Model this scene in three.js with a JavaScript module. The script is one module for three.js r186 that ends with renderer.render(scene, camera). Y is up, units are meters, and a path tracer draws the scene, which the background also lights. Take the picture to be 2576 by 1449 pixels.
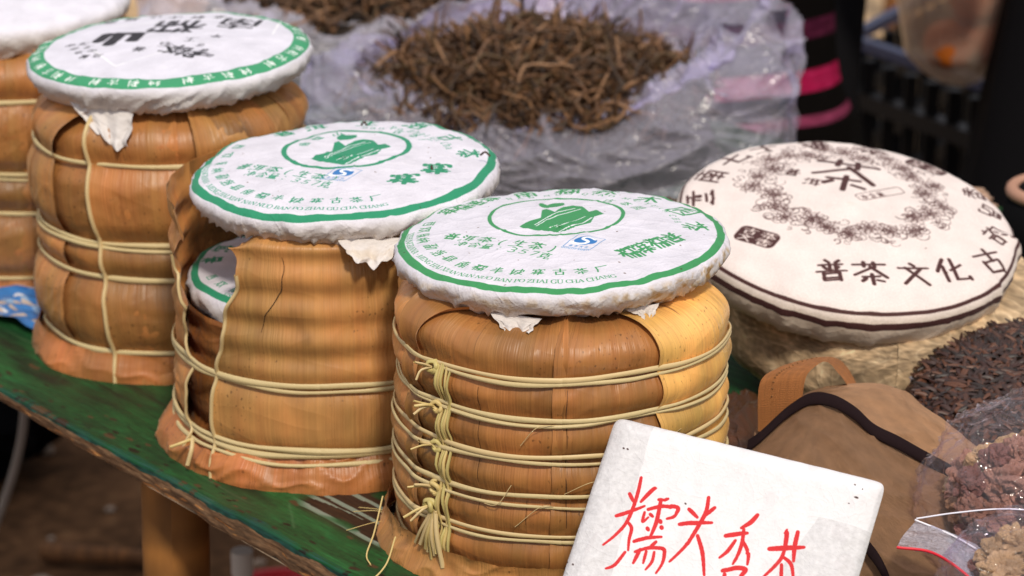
import * as THREE from 'three';
import { mergeGeometries } from 'three/addons/utils/BufferGeometryUtils.js';
import { MarchingCubes } from 'three/addons/objects/MarchingCubes.js';
import { ImprovedNoise } from 'three/addons/math/ImprovedNoise.js';

// ---------------------------------------------------------------- camera, sky, sun, exposure
const TABLE = 0.62;                                   // height of the table top above the ground
const scene = new THREE.Scene();
const camera = new THREE.PerspectiveCamera(11.27, 16 / 9, 0.05, 200);
camera.position.set(-0.0286, TABLE + 0.7537, 1.6546);
camera.rotation.set(-20 * Math.PI / 180, 0, 0);
camera.focus = 1.69;
camera.userData.fStop = 9.5;

function overcast() {                                 // a bright, high, even cloud cover
  const w = 256, h = 128, d = new Float32Array(w * h * 4), nz = new ImprovedNoise();
  for (let j = 0; j < h; j++) for (let i = 0; i < w; i++) {
    const el = (j + 0.5) / h * Math.PI - Math.PI / 2, az = (i + 0.5) / w * Math.PI * 2, up = Math.max(0, Math.sin(el));
    const x = Math.cos(el) * Math.cos(az), y = Math.sin(el), z = Math.cos(el) * Math.sin(az);
    const c = nz.noise(x * 2.2 + 7, y * 5, z * 2.2) * 0.5 + nz.noise(x * 5, y * 9 + 3, z * 5) * 0.25;
    const L = (0.3 + 0.72 * up + 0.12 * c) * (el < 0 ? 0.55 : 1);
    d.set([L * 0.97, L * 0.975, L * 1.06, 1], (j * w + i) * 4);
  }
  const t = new THREE.DataTexture(d, w, h, THREE.RGBAFormat, THREE.FloatType);
  t.mapping = THREE.EquirectangularReflectionMapping; t.magFilter = THREE.LinearFilter; t.needsUpdate = true;
  return t;
}
scene.background = overcast();
scene.environment = scene.background;
const sun = new THREE.DirectionalLight(new THREE.Color(1, 0.91, 0.77), 2.6);
sun.position.set(0.5, TABLE + 2.9, 2.25); sun.target.position.set(0, TABLE, -0.2);
sun.castShadow = true; sun.shadow.radius = 11; sun.shadow.mapSize.set(2048, 2048);
Object.assign(sun.shadow.camera, { left: -2, right: 2, top: 2, bottom: -2, near: 0.5, far: 12 });
scene.add(sun, sun.target);
const renderer = new THREE.WebGLRenderer({ antialias: true });
renderer.toneMapping = THREE.LinearToneMapping;
renderer.toneMappingExposure = 0.97;
renderer.shadowMap.enabled = true;

// ---------------------------------------------------------------- helpers
const V = (x, y, z) => new THREE.Vector3(x, y, z);
const R_ = (d) => d * Math.PI / 180, lerp = THREE.MathUtils.lerp, clamp = THREE.MathUtils.clamp;
const smooth = (a, b, x) => { const t = clamp((x - a) / (b - a), 0, 1); return t * t * (3 - 2 * t); };
function rng(seed) { let s = seed >>> 0; return () => { s = (s + 0x6D2B79F5) >>> 0; let t = s; t = Math.imul(t ^ (t >>> 15), t | 1); t ^= t + Math.imul(t ^ (t >>> 7), t | 61); return ((t ^ (t >>> 14)) >>> 0) / 4294967296; }; }
const perlin = new ImprovedNoise();
const N = (x, y, z = 0) => perlin.noise(x, y, z);
const fbm = (x, y, z = 0, o = 4) => { let a = 0, s = 0.5; for (let k = 0; k < o; k++) { a += s * N(x, y, z); x *= 2.03; y *= 2.03; z = z * 2.03 + 3.7; s *= 0.5; } return a; };
const ridge = (x, y, z = 0) => 1 - Math.abs(N(x, y, z)) * 2;
const used = new Map();
function numbered(n) { const k = used.get(n) || 0; used.set(n, k + 1); return k ? n + '_' + String(k).padStart(3, '0') : n; }
function tag(o, label, category, group) { Object.assign(o.userData, { label, category }); if (group) o.userData.group = group; return o; }
function thing(name, label, category, pos = [0, 0, 0], group) {
  const o = new THREE.Group(); o.name = numbered(name); o.position.set(...pos); scene.add(o);
  return tag(o, label, category, group);
}
function part(name, geo, mat, parent, label) {
  const m = new THREE.Mesh(geo, mat); m.name = name; m.castShadow = m.receiveShadow = true; parent.add(m);
  if (label) m.userData.label = label;
  return m;
}
function single(name, geo, mat, label, category, group) { const m = part(numbered(name), geo, mat, scene); return tag(m, label, category, group); }
function struct(name, geo, mat) { const m = part(name, geo, mat, scene); m.userData.kind = 'structure'; return m; }
const lin = (r, g, b) => new THREE.Color().setRGB(r, g, b);
function mat(r, g, b, rough = 0.6, extra = {}) { return new THREE.MeshStandardMaterial({ color: lin(r, g, b), roughness: rough, side: THREE.DoubleSide, ...extra }); }
function cloth(r, g, b, extra = {}) { return new THREE.MeshPhysicalMaterial({ color: lin(r, g, b), roughness: 1, specularIntensity: 0.15, side: THREE.DoubleSide, ...extra }); }
function phys(r, g, b, rough, extra = {}) { return new THREE.MeshPhysicalMaterial({ color: lin(r, g, b), roughness: rough, side: THREE.DoubleSide, ...extra }); }
// a surface from f(a, b) -> [x, y, z], optional uv(a, b)
function sheet(nu, nv, f, uv, wrap = false) {
  const p = [], t = [], ix = [];
  for (let j = 0; j <= nv; j++) for (let i = 0; i <= nu; i++) { const a = i / nu, b = j / nv; p.push(...f(a, b)); t.push(...(uv ? uv(a, b) : [a, b])); }
  for (let j = 0; j < nv; j++) for (let i = 0; i < nu; i++) { const k = j * (nu + 1) + i; ix.push(k, k + 1, k + nu + 2, k, k + nu + 2, k + nu + 1); }
  const g = new THREE.BufferGeometry();
  g.setAttribute('position', new THREE.Float32BufferAttribute(p, 3)); g.setAttribute('uv', new THREE.Float32BufferAttribute(t, 2)); g.setIndex(ix); g.computeVertexNormals();
  if (wrap) { const n = g.attributes.normal; for (let j = 0; j <= nv; j++) { const a = j * (nu + 1), b = a + nu; const v = V(n.getX(a) + n.getX(b), n.getY(a) + n.getY(b), n.getZ(a) + n.getZ(b)).normalize(); n.setXYZ(a, v.x, v.y, v.z); n.setXYZ(b, v.x, v.y, v.z); } }
  return g;
}
// a tube through points whose radius may vary along it
function tube(pts, r, seg = 24, rad = 6, closed = false, flat = 1) {
  const c = new THREE.CatmullRomCurve3(pts, closed), g = new THREE.TubeGeometry(c, seg, 1, rad, closed), P = g.attributes.position, rr = typeof r === 'function' ? r : () => r;
  for (let j = 0; j <= seg; j++) {
    const t = j / seg, q = c.getPointAt(t), k = rr(t);
    for (let i = 0; i <= rad; i++) { const n = j * (rad + 1) + i; P.setXYZ(n, q.x + (P.getX(n) - q.x) * k / Math.sqrt(flat), q.y + (P.getY(n) - q.y) * k * flat, q.z + (P.getZ(n) - q.z) * k / Math.sqrt(flat)); }
  }
  g.computeVertexNormals();
  return g;
}
function bend(g, f) { const P = g.attributes.position, v = V(); for (let i = 0; i < P.count; i++) { v.fromBufferAttribute(P, i); f(v, i); P.setXYZ(i, v.x, v.y, v.z); } g.computeVertexNormals(); return g; }
const plain = (g) => { const o = g.index ? g.toNonIndexed() : g; for (const k of Object.keys(o.attributes)) if (!['position', 'normal', 'uv'].includes(k)) o.deleteAttribute(k); return o; };
const join = (l) => mergeGeometries(l.map(plain));
// ---------------------------------------------------------------- textures: what the surfaces are made of
function dataTex(w, h, f, srgb = true) {
  const d = new Uint8Array(w * h * 4);
  for (let y = 0; y < h; y++) for (let x = 0; x < w; x++) { const c = f(x, y, x / w, y / h), o = (y * w + x) * 4; d[o] = clamp(c[0], 0, 255); d[o + 1] = clamp(c[1], 0, 255); d[o + 2] = clamp(c[2], 0, 255); d[o + 3] = 255; }
  const t = new THREE.DataTexture(d, w, h); t.wrapS = t.wrapT = THREE.RepeatWrapping; t.magFilter = THREE.LinearFilter; if (srgb) t.colorSpace = THREE.SRGBColorSpace; t.needsUpdate = true;
  return t;
}
function moved(t, ox, oy, rx = 1, ry = 1) { const c = t.clone(); c.offset.set(ox, oy); c.repeat.set(rx, ry); c.needsUpdate = true; return c; }
// dried bamboo sheath: fibres run along v, one tile is 0.3 m
const leafLines = (() => {
  const r = rng(11), W = 1024, a = new Float32Array(W), b = new Float32Array(W);
  for (let i = 0; i < W; i++) { a[i] = r() - 0.5; b[i] = fbm(i * 0.03, 4.2, 1, 3); }
  return { a, b };
})();
const leafMap = dataTex(1024, 1024, (x, y, u, v) => {
  const { a, b } = leafLines, wob = Math.round(x + 2 * N(v * 5, u * 3, 2)) & 1023;
  const fine = a[wob] * 0.6 + a[(wob + 1) & 1023] * 0.4 + a[(wob * 3) & 1023] * 0.35 * N(u * 60, v * 5, 9);
  const broad = b[wob] * 1.2, blot = fbm(u * 5 + 3, v * 4, 2, 4), patch = fbm(u * 13 + 3, v * 9, 8, 3);
  let k = 1 + fine * 0.085 + broad * 0.03 + blot * 0.4 + patch * 0.2;
  const red = 1 + blot * 0.12 - broad * 0.06;
  { const sp = N(u * 150, v * 110, 5); if (sp > 0.42) k *= 1 - 0.3 * smooth(0.42, 0.6, sp) * smooth(0, 0.25, N(u * 6, v * 6, 15)); } k *= 1 - 0.28 * smooth(0.25, 0.6, fbm(u * 11, v * 8, 30, 3));          // dark specks in patches
  if (a[(wob * 7 + 13) & 1023] > 0.485 && N(u * 20, v * 3, 12) > 0.1) k *= 0.82;     // a dark fibre now and then
  if (a[(wob * 5 + 3) & 1023] > 0.487 && N(u * 20, v * 4, 22) > 0.1) k *= 1.1;
  return [195 * k, 149 * k * (2 - red), 98 * k * (1.9 - 0.9 * red)];
});
const leafBump = dataTex(1024, 1024, (x, y, u, v) => {
  const { a, b } = leafLines, k = 128 + 20 * (a[x] + a[(x + 1) & 1023]) + 9 * b[x] + 26 * (ridge(u * 7 + 0.6 * N(u * 5, v * 9, 3), v * 16, 41) ** 3) + 70 * fbm(u * 9, v * 5, 4, 4) + 26 * N(u * 140, v * 18, 3); return [k, k, k];
}, false);
// thin cotton paper: long hairs and soft clouds
function paperFibres(ctx, S, n, seed, col) {
  const r = rng(seed); ctx.lineCap = 'round';
  for (let i = 0; i < n; i++) {
    const x = r() * S, y = r() * S, a = r() * 6.3, l = 10 + r() * 50, c = (r() - 0.5) * 40; ctx.strokeStyle = col(r()); ctx.lineWidth = 0.5 + r() * 0.9; ctx.beginPath(); ctx.moveTo(x, y);
    ctx.quadraticCurveTo(x + Math.cos(a) * l * 0.5 - Math.sin(a) * c, y + Math.sin(a) * l * 0.5 + Math.cos(a) * c, x + Math.cos(a) * l, y + Math.sin(a) * l); ctx.stroke();
  }
}
const paperBump = dataTex(1024, 1024, (x, y, u, v) => {
  const k = 128 + 80 * fbm(u * 14, v * 14, 1, 4) + 30 * ridge(u * 9 + 1.3 * N(u * 6, v * 6, 4), v * 9, 5) + 60 * Math.pow(ridge(u * 11 + 2 * N(u * 5, v * 5, 14), v * 11 + N(u * 7, v * 4, 24), 15), 7) + 46 * Math.pow(ridge(u * 21 + 2 * N(u * 9, v * 9, 34), v * 19, 25), 9) + 40 * N(u * 90, v * 90, 2) + 26 * N(u * 200, v * 200, 7); return [k, k, k];
}, false);
const crumple = dataTex(1024, 1024, (x, y, u, v) => {
  const wx = N(u * 4, v * 4, 8) * 0.5, wy = N(u * 4, v * 4, 18) * 0.5;
  let k = 0; k += 70 * Math.pow(ridge(u * 5 + wx, v * 5 + wy, 1), 2); k += 45 * Math.pow(ridge(u * 13 + wy, v * 11 + wx, 3), 3); k += 30 * Math.pow(ridge(u * 34 + wx * 3, v * 30, 6), 5); k += 60 * Math.pow(ridge(u * 8 + wy * 3, v * 7 + wx * 2, 26), 14); k += 60 * fbm(u * 6, v * 6, 9, 3);
  return [k + 60, k + 60, k + 60];
}, false);
const clothBump = dataTex(512, 512, (x, y) => { const k = 110 + 60 * Math.sin(x * Math.PI / 4) * Math.sin(y * Math.PI / 4) + 50 * N(x * 0.4, y * 0.4, 2); return [k, k, k]; }, false);
const clothMap = dataTex(512, 512, (x, y, u, v) => { const k = 1 + 0.16 * Math.sin(x * Math.PI / 4) * Math.sin(y * Math.PI / 4) + 0.16 * fbm(u * 5, v * 5, 3) + 0.06 * N(x * 0.5, y * 0.5, 2); return [200 * k, 156 * k, 120 * k]; });
const greyPaper = dataTex(1024, 512, (x, y, u, v) => {
  const k = 1 + 0.6 * fbm(u * 12, v * 7, 1, 5) + 0.25 * N(u * 60, v * 50, 3), wx = N(u * 8, v * 6, 3) * 1.4, h = Math.pow(ridge(u * 14 + wx, v * 9 + wx, 6), 14) * 0.8 + Math.pow(ridge(u * 22 - wx, v * 7 + wx * 2, 16), 20) * 0.6;
  return [196 * k + 50 * h, 172 * k + 50 * h, 140 * k + 46 * h];
});
const dirtMap = dataTex(1024, 1024, (x, y, u, v) => {
  const k = 1 + 0.5 * fbm(u * 8, v * 8, 1, 5) + 0.3 * N(u * 70, v * 70, 3) + (N(u * 110, v * 110, 9) > 0.45 ? 0.25 : 0); return [186 * k, 160 * k, 128 * k];
});
const woodMap = dataTex(512, 1024, (x, y, u, v) => {
  const g = N(u * 30 + N(u * 4, v * 2, 1), v * 1.5, 2), k = 1 + 0.35 * g + 0.4 * fbm(u * 6, v * 3, 5, 4); return [150 * k, 112 * k, 72 * k];
});
// ---------------------------------------------------------------- lettering: each Chinese character as brush strokes on a 10 x 10 grid
const STROKES = {
  普: '3041 7061 1282 2334 7364 4245 6265 0595 2629 267679 2979 2878', 洱: '1122 0314 0918 3191 4147 7179 4373 4575 3897', 茶: '0191 3032 6062 5206 5296 2676 5559 3728 6788',
  生: '2013 1282 5059 2575 0999', 净: '0112 0817 5034 5171 7153 3383 8387 2595 3787 5359 5948', 含: '5004 5094 4253 2575 7556 2729 277779 2979',
  量: '2023 207073 2373 0494 2527 257577 2777 2676 5559 1888 0999', 克: '1181 5053 2326 237376 2676 3719 676999 9998', 勐: '0040 4022 2224 0343 0508 4548 0545 2528 0949 6292 9289 7059',
  海: '1122 0314 0918 4033 4191 4339 438389 2696 3989 6475', 县: '2026 207076 2272 2474 0696 4618 1898 6788', 南: '1181 5053 1319 138389 3445 6455 2676 3878 5659',
  糯: '1021 4031 0343 2029 2306 2346 5090 4142 419193 7074 4595 7566 4649 469699 6769 7779', 半: '2132 7162 1484 0696 5059', 坡: '1017 0343 0847 4219 429294 7074 5585 8549 5699',
  寨: '5051 1112 119192 2373 3135 6165 1585 4507 5597 2777 5659 3728 6788', 古: '0292 5055 2529 257579 2979', 厂: '1191 111509', 西: '0191 1319 138389 1989 3136 616685',
  双: '0141 4109 0149 5191 9159 5199', 版: '1019 3034 1444 164649 9050 5059 5383 8349 5499', 纳: '2003 0333 3306 0636 0827 4249 429299 7074 7447 7487', 乔: '7021 0292 5207 5297 3629 6669', 木: '0393 5059 5308 5398',
  園: '0009 009099 0999 2272 3151 2474 2575 4427 5688', 纯: '2003 0333 3306 0636 0827 4292 5255 5585 8285 7078 7898', 料: '1021 4031 0343 2029 2306 2346 5162 4364 3696 8089', 树: '0242 2029 2306 2346 3252 5239 3349 6393 8089 6576',
  山: '5057 1318 1888 8388', 手: '7011 1383 0595 5059 5948', 工: '1181 5159 0999', 石: '0191 4106 3539 358589 3989', 雲: '2070 0242 024 5054 0292 3334 6364 2676 0898 4818 6798', 七: '0684 4048 4898 9897', 子: '1171 7153 5359 5948 0595',
  餅: '3003 3063 1444 1549 4575 5162 8172 4393 3696 5359 7379', 文: '4051 0292 7219 2289', 化: '3005 2329 8245 5058 5898 9897', 韵: '2021 0141 0444 1519 154549 1949 6043 519199 9989 6364 6677', 留: '3011 1115 1545 5191 9185 6154 2629 267679 2979 2878 4649',
  香: '7011 0292 5055 5205 5295 2629 267679 2979 2878', 米: '2132 7162 0494 5059 5408 5498',
};
function glyph(ctx, ch, x, y, size, rot, color, weight = 0.09, sx = 1, sy = 1) {
  const st = STROKES[ch]; if (!st) return;
  ctx.save(); ctx.translate(x, y); ctx.rotate(rot); ctx.scale(size * sx / 10, size * sy / 10); ctx.translate(-4.5, -4.5); ctx.strokeStyle = color; ctx.lineCap = 'round'; ctx.lineJoin = 'round';
  st.split(' ').forEach((s, k) => {
    const p = []; for (let i = 0; i + 1 < s.length; i += 2) p.push([+s[i], +s[i + 1]]);
    const jig = (i) => 0.25 * Math.sin(k * 2.7 + i * 5.1);
    for (let i = 0; i + 1 < p.length; i++) {
      const [ax, ay] = p[i], [bx, by] = p[i + 1], flat = Math.abs(bx - ax) > Math.abs(by - ay);
      ctx.lineWidth = 10 * weight * (flat ? 0.82 : 1.12); ctx.beginPath(); ctx.moveTo(ax + jig(i), ay + (flat ? 0.3 : 0)); ctx.lineTo(bx, by - (flat ? 0.3 : 0)); ctx.stroke();
    }
  });
  ctx.restore();
}
function newCanvas(w, h = w) { const c = document.createElement('canvas'); c.width = w; c.height = h; return c; }
function canvasTex(c) { const t = new THREE.CanvasTexture(c); t.colorSpace = THREE.SRGBColorSpace; t.magFilter = THREE.LinearFilter; t.anisotropy = 8; return t; }
// a round label, seen from above with the far side up: unit 1 is the cake's radius
const LS = 1024, LU = 366;
function labelCanvas(paper, seed, stain) {
  const c = newCanvas(LS), ctx = c.getContext('2d'), id = ctx.createImageData(LS, LS);
  for (let y = 0; y < LS; y++) for (let x = 0; x < LS; x++) {
    const r = Math.hypot(x - 512, y - 512) / LU, k = 1 + 0.085 * fbm(x * 0.016, y * 0.012, seed, 4) + 0.03 * N(x * 0.22, y * 0.22, seed) + 0.02 * N(x * 0.5, y * 0.5, seed + 4);
    const a = Math.atan2(512 - y, x - 512), st = stain ? stain(a, r) * smooth(0.02, 0.4, fbm(x * 0.035, y * 0.035, seed + 20, 4) + 0.1) : 0, warm = smooth(0.97, 1.1, r) * 0.5;
    id.data.set([paper[0] * k - 30 * st, paper[1] * k - 56 * st - 6 * warm, paper[2] * k - 100 * st - 34 * warm, 255], (y * LS + x) * 4);
  }
  ctx.putImageData(id, 0, 0);
  paperFibres(ctx, LS, 900, seed, (q) => (q < 0.55 ? 'rgba(255,255,255,0.16)' : 'rgba(170,150,120,0.10)'));
  return [c, ctx];
}
const LX = (x) => 512 + x * LU, LY = (y) => 512 - y * LU;
function put(ctx, ch, x, y, s, deg, col, w, sx, sy) { glyph(ctx, ch, LX(x), LY(y), s * LU, -R_(deg), col, w, sx, sy); }
// characters along an arc, tops outward (dir -1) or inward (dir 1)
function arcGlyphs(ctx, text, cx, cy, r, a0, a1, s, col, w, inward) {
  const n = text.length; [...text].forEach((ch, i) => { const a = lerp(a0, a1, n < 2 ? 0 : i / (n - 1)); put(ctx, ch, cx + r * Math.cos(R_(a)), cy + r * Math.sin(R_(a)), s, inward ? a + 90 : a - 90, col, w); });
}
function arcLatin(ctx, text, cx, cy, r, a0, a1, px, col, inward, font = 'serif') {
  ctx.font = px + 'px ' + font; ctx.fillStyle = col; ctx.textAlign = 'center'; ctx.textBaseline = 'middle';
  const ws = [...text].map((ch) => ctx.measureText(ch).width), tot = ws.reduce((p, q) => p + q, 0); let acc = 0;
  [...text].forEach((ch, i) => {
    const a = lerp(a0, a1, (acc + ws[i] / 2) / tot); acc += ws[i];
    ctx.save(); ctx.translate(LX(cx + r * Math.cos(R_(a))), LY(cy + r * Math.sin(R_(a)))); ctx.rotate(-R_(inward ? a + 90 : a - 90)); ctx.fillText(ch, 0, 0); ctx.restore();
  });
}
function stump(ctx, cx, cy, r, col, ringW, leafUp) {          // the emblem: a tree stump with two leaves inside a ring
  const X = (x) => LX(cx + (x - 1290) / 478 * r), Y = (y) => LY(cy - (y - 312) / 150 * r);
  ctx.strokeStyle = col; ctx.fillStyle = col; ctx.lineWidth = ringW * LU; ctx.beginPath();
  for (let i = 0; i <= 80; i++) { const a = i / 80 * 6.2832, q = r * (1 + 0.012 * Math.sin(a * 3 + 1)); ctx.lineTo(LX(cx + q * Math.cos(a)), LY(cy + q * Math.sin(a))); } ctx.stroke();
  const poly = [[1032, 385], [1075, 358], [1130, 345], [1185, 328], [1195, 268], [1225, 258], [1255, 272], [1285, 290], [1345, 255], [1420, 240], [1485, 248], [1530, 290], [1585, 282], [1637, 320], [1565, 332], [1535, 370], [1450, 392], [1345, 440], [1290, 446], [1220, 430], [1140, 415], [1060, 398]];
  ctx.beginPath(); poly.forEach(([x, y], i) => (i ? ctx.lineTo(X(x), Y(y)) : ctx.moveTo(X(x), Y(y)))); ctx.closePath(); ctx.fill();
  const leaf = (x0, y0, x1, y1, b) => { const mx = (x0 + x1) / 2, my = (y0 + y1) / 2, nx = (y1 - y0) * 3, ny = -(x1 - x0) / 3; ctx.beginPath(); ctx.moveTo(X(x0), Y(y0)); ctx.quadraticCurveTo(X(mx + nx * b), Y(my + ny * b), X(x1), Y(y1)); ctx.quadraticCurveTo(X(mx - nx * b), Y(my - ny * b), X(x0), Y(y0)); ctx.fill(); };
  leaf(1240, 252, 1178 + leafUp, 204 - leafUp * 0.2, 0.42); leaf(1240, 246, 1352, 198, 0.62);
  ctx.strokeStyle = '#f0eef4'; ctx.lineCap = 'round';
  const cut = (w, ...p) => { ctx.lineWidth = w * LU; ctx.beginPath(); p.forEach(([x, y], i) => (i ? ctx.lineTo(X(x), Y(y)) : ctx.moveTo(X(x), Y(y)))); ctx.stroke(); };
  cut(0.009, [1140, 378], [1210, 340], [1290, 300], [1370, 278], [1430, 264]); cut(0.008, [1150, 388], [1230, 345], [1300, 315], [1390, 292], [1470, 270]); cut(0.008, [1235, 410], [1300, 388]); cut(0.007, [1290, 408], [1390, 365], [1500, 325]); cut(0.01, [1310, 440], [1400, 395], [1480, 370], [1545, 338]);
}
function qualityMark(ctx, x, y, s, deg, col) {                // blue S in a disc inside a thin frame
  ctx.save(); ctx.translate(LX(x), LY(y)); ctx.rotate(-R_(deg)); ctx.scale(s * LU, s * LU); ctx.strokeStyle = col; ctx.fillStyle = col; ctx.lineWidth = 0.022; ctx.strokeRect(-0.52, -0.62, 1.04, 1.2);
  ctx.beginPath(); ctx.arc(0, -0.12, 0.4, 0, 6.3); ctx.fill(); ctx.strokeStyle = '#fbfbff'; ctx.lineWidth = 0.13; ctx.beginPath(); ctx.moveTo(0.24, -0.36); ctx.bezierCurveTo(-0.1, -0.6, -0.34, -0.22, 0, -0.12); ctx.bezierCurveTo(0.36, 0, 0.06, 0.34, -0.42, 0.16); ctx.stroke();
  ctx.font = '0.15px sans-serif'; ctx.textAlign = 'center'; ctx.fillText('QUALITY SAFETY', 0, 0.72, 1.1); ctx.restore();
  [...'普茶文化'].forEach((ch, i) => { const a = R_(deg), dx = (i - 1.5) * 0.2 * s, dy = -0.42 * s; glyph(ctx, ch, LX(x + dx * Math.cos(a) - dy * Math.sin(a)), LY(y + dx * Math.sin(a) + dy * Math.cos(a)), 0.15 * s * LU, -a, col, 0.09); });
}
function ringLine(ctx, r, w, col, seed, wob = 0.006) { ctx.strokeStyle = col; ctx.lineWidth = w * LU; ctx.beginPath(); for (let i = 0; i <= 160; i++) { const a = i / 160 * 6.2832, q = r + wob * N(Math.cos(a) * 2, Math.sin(a) * 2, seed); ctx.lineTo(LX(q * Math.cos(a)), LY(q * Math.sin(a))); } ctx.stroke(); }
function specks(ctx, n, seed) { const r = rng(seed); for (let i = 0; i < n; i++) { const a = r() * 6.3, q = Math.sqrt(r()); ctx.fillStyle = 'rgba(70,40,20,' + (0.4 + r() * 0.5) + ')'; ctx.beginPath(); ctx.ellipse(LX(q * Math.cos(a)), LY(q * Math.sin(a)), 0.8 + r() * 2.2, 0.8 + r() * 1.6, r() * 3, 0, 6.3); ctx.fill(); } }

function greenLabel(kind) {
  const front = kind === 'front', G = front ? '#3a9358' : '#259068', [c, ctx] = labelCanvas([226, 222, 232], front ? 3 : 5, front ? (a, r) => 1.3 * smooth(0.99, 1.05, r) * (1 - smooth(1.2, 1.34, r)) * (0.35 + 0.65 * Math.exp(-((a + 0.5) ** 2) / 0.5)) : (a, r) => smooth(1.03, 1.1, r) * 0.25);
  ringLine(ctx, 0.955, front ? 0.05 : 0.058, G, front ? 1 : 8, front ? 0.01 : 0.03);
  stump(ctx, front ? -0.02 : 0.0, front ? 0.25 : 0.22, 0.405, G, front ? 0.024 : 0.034, front ? 0 : 70);
  const ox = -0.02, oy = 0.04;
  arcGlyphs(ctx, '西双版纳', ox, oy, 0.8, front ? 163 : 150, front ? 186 : 186, 0.08, G, 0.1, true);
  arcGlyphs(ctx, '勐海县南糯半坡寨古茶厂', ox, oy, 0.775, 197, 289, 0.082, G, 0.1, true);
  arcLatin(ctx, 'XISHUANGBANNA · MENG HAI XIAN NAN NUO BAN PO ZHAI GU CHA CHANG', ox + 0.01, oy, 0.892, 172, 291, 21, G, true);
  if (front) {
    [['南', 104, 0.85], ['糯', 86, 0.84], ['乔', 69, 0.84], ['木', 48, 0.83], ['園', 25, 0.83], ['茶', 2, 0.8]].forEach(([ch, a, r]) => put(ctx, ch, r * Math.cos(R_(a)), r * Math.sin(R_(a)), 0.155, a - 90 - (a < 60 ? -20 : 0), G, 0.11));
    arcLatin(ctx, 'NAN NUO QIAO MU YUAN CHA', 0, 0.04, 0.71, 118, 2, 22, G, false);
    arcGlyphs(ctx, '古茶园'.replace('园', '園'), 0, 0.1, 0.56, 56, 30, 0.075, G, 0.09);
    [...'寨糯普寨'].forEach((ch, i) => put(ctx, ch, lerp(-0.68, -0.42, i / 3), lerp(0.5, 0.72, i / 3), 0.12, 48, G, 0.11, 1, 1.1));
    [...'糯寨糯普'].forEach((ch, i) => put(ctx, ch, lerp(0.4, 0.66, i / 3), lerp(-0.46, -0.2, i / 3), 0.13, 36, G, 0.11, 1, 1.25));
  } else {
    [['普', 122, 0.84], ['洱', 106, 0.84], ['生', 82, 0.86], ['海', 58, 0.84], ['古', 33, 0.8], ['茶', 8, 0.8]].forEach(([ch, a, r]) => put(ctx, ch, r * Math.cos(R_(a)), r * Math.sin(R_(a)), 0.15, a - 90, G, 0.13));
    arcLatin(ctx, 'Ban Po Zhai Gu Cha', 0, 0.02, 0.69, 84, 12, 26, G, false); arcGlyphs(ctx, '古茶厂', 0.02, 0.08, 0.57, 58, 30, 0.075, G, 0.1); arcGlyphs(ctx, '南糯山', 0, 0.27, 0.29, 165, 105, 0.075, G, 0.1);
    put(ctx, '寨', 0.6, -0.2, 0.2, -2, G, 0.15); put(ctx, '寨', 0.39, -0.4, 0.2, -2, G, 0.15);
  }
  const q = R_(-30), line = (t, x0, y0, s, gap, w) => [...t].forEach((ch, i) => { const d = i * gap, x = x0 + d * Math.cos(q), y = y0 + d * Math.sin(q); if (STROKES[ch]) put(ctx, ch, x, y, s, -30, G, w); else { ctx.save(); ctx.translate(LX(x), LY(y)); ctx.rotate(-q); ctx.font = s * LU * 1.15 + 'px sans-serif'; ctx.fillStyle = G; ctx.textAlign = 'center'; ctx.textBaseline = 'middle'; ctx.fillText(ch, 0, 0); ctx.restore(); } });
  line('普洱茶(生茶)', -0.64, -0.03, 0.1, 0.115, 0.11); line('净含量:', -0.58, -0.18, 0.078, 0.085, 0.09); line('357克', -0.28, -0.36, 0.085, 0.072, 0.1);
  qualityMark(ctx, front ? 0.14 : 0.0, -0.3, front ? 0.17 : 0.17, -28, '#2f78bd');
  specks(ctx, front ? 34 : 22, front ? 9 : 19);
  return canvasTex(c);
}
function blackLabel() {                                        // green band of white characters, black calligraphy, seen from behind
  const [c, ctx] = labelCanvas([226, 223, 234], 7), G = '#3c9a6c';
  ringLine(ctx, 0.93, 0.12, G, 2, 0.006);
  for (let k = 0; k < 9; k++) arcGlyphs(ctx, '纯料古树', 0, 0, 0.93, k * 40 + 30, k * 40 + 4, 0.082, '#eef2ee', 0.1);
  const col = '#26222a', t = 168;
  ctx.strokeStyle = 'rgba(255,255,255,0.75)'; ctx.lineWidth = 5; ctx.beginPath(); ctx.moveTo(LX(-0.5), LY(-0.2)); ctx.lineTo(LX(-0.3), LY(-0.58)); ctx.lineTo(LX(0.1), LY(-0.2)); ctx.moveTo(LX(-0.55), LY(0.5)); ctx.lineTo(LX(0.75), LY(0.62)); ctx.lineTo(LX(0.72), LY(0.1)); ctx.stroke();
  put(ctx, '南', 0.46, 0.42, 0.34, t, col, 0.1, 1, 0.95); put(ctx, '糯', 0.03, 0.36, 0.38, t, col, 0.095, 1, 0.95); put(ctx, '山', -0.37, 0.1, 0.34, t, col, 0.24, 1, 1);
  [...'手工石普'].forEach((ch, i) => put(ctx, ch, 0.33 - i * 0.17, 0.04 - i * 0.09, 0.1, t, col, 0.11));
  [...'茶料'].forEach((ch, i) => put(ctx, ch, 0.08 + i * 0.12, -0.27 - i * 0.1, 0.2, t - 20, col, 0.13)); [...'古树園'].forEach((ch, i) => put(ctx, ch, 0.24 + i * 0.04, -0.2 - i * 0.12, 0.06, t - 20, col, 0.12));
  for (let i = 0; i < 4; i++) for (let j = 0; j < 2; j++) put(ctx, '普洱茶生净含量克'[i * 2 + j], -0.7 + j * 0.09 + i * 0.05, 0.04 - i * 0.12, 0.075, t - 10, col, 0.1);
  [...'南糯山古树茶'].forEach((ch, i) => put(ctx, ch, -0.5 + i * 0.16, 0.68 + 0.05 * Math.sin(i), 0.1, t, col, 0.11));
  return canvasTex(c);
}
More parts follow.
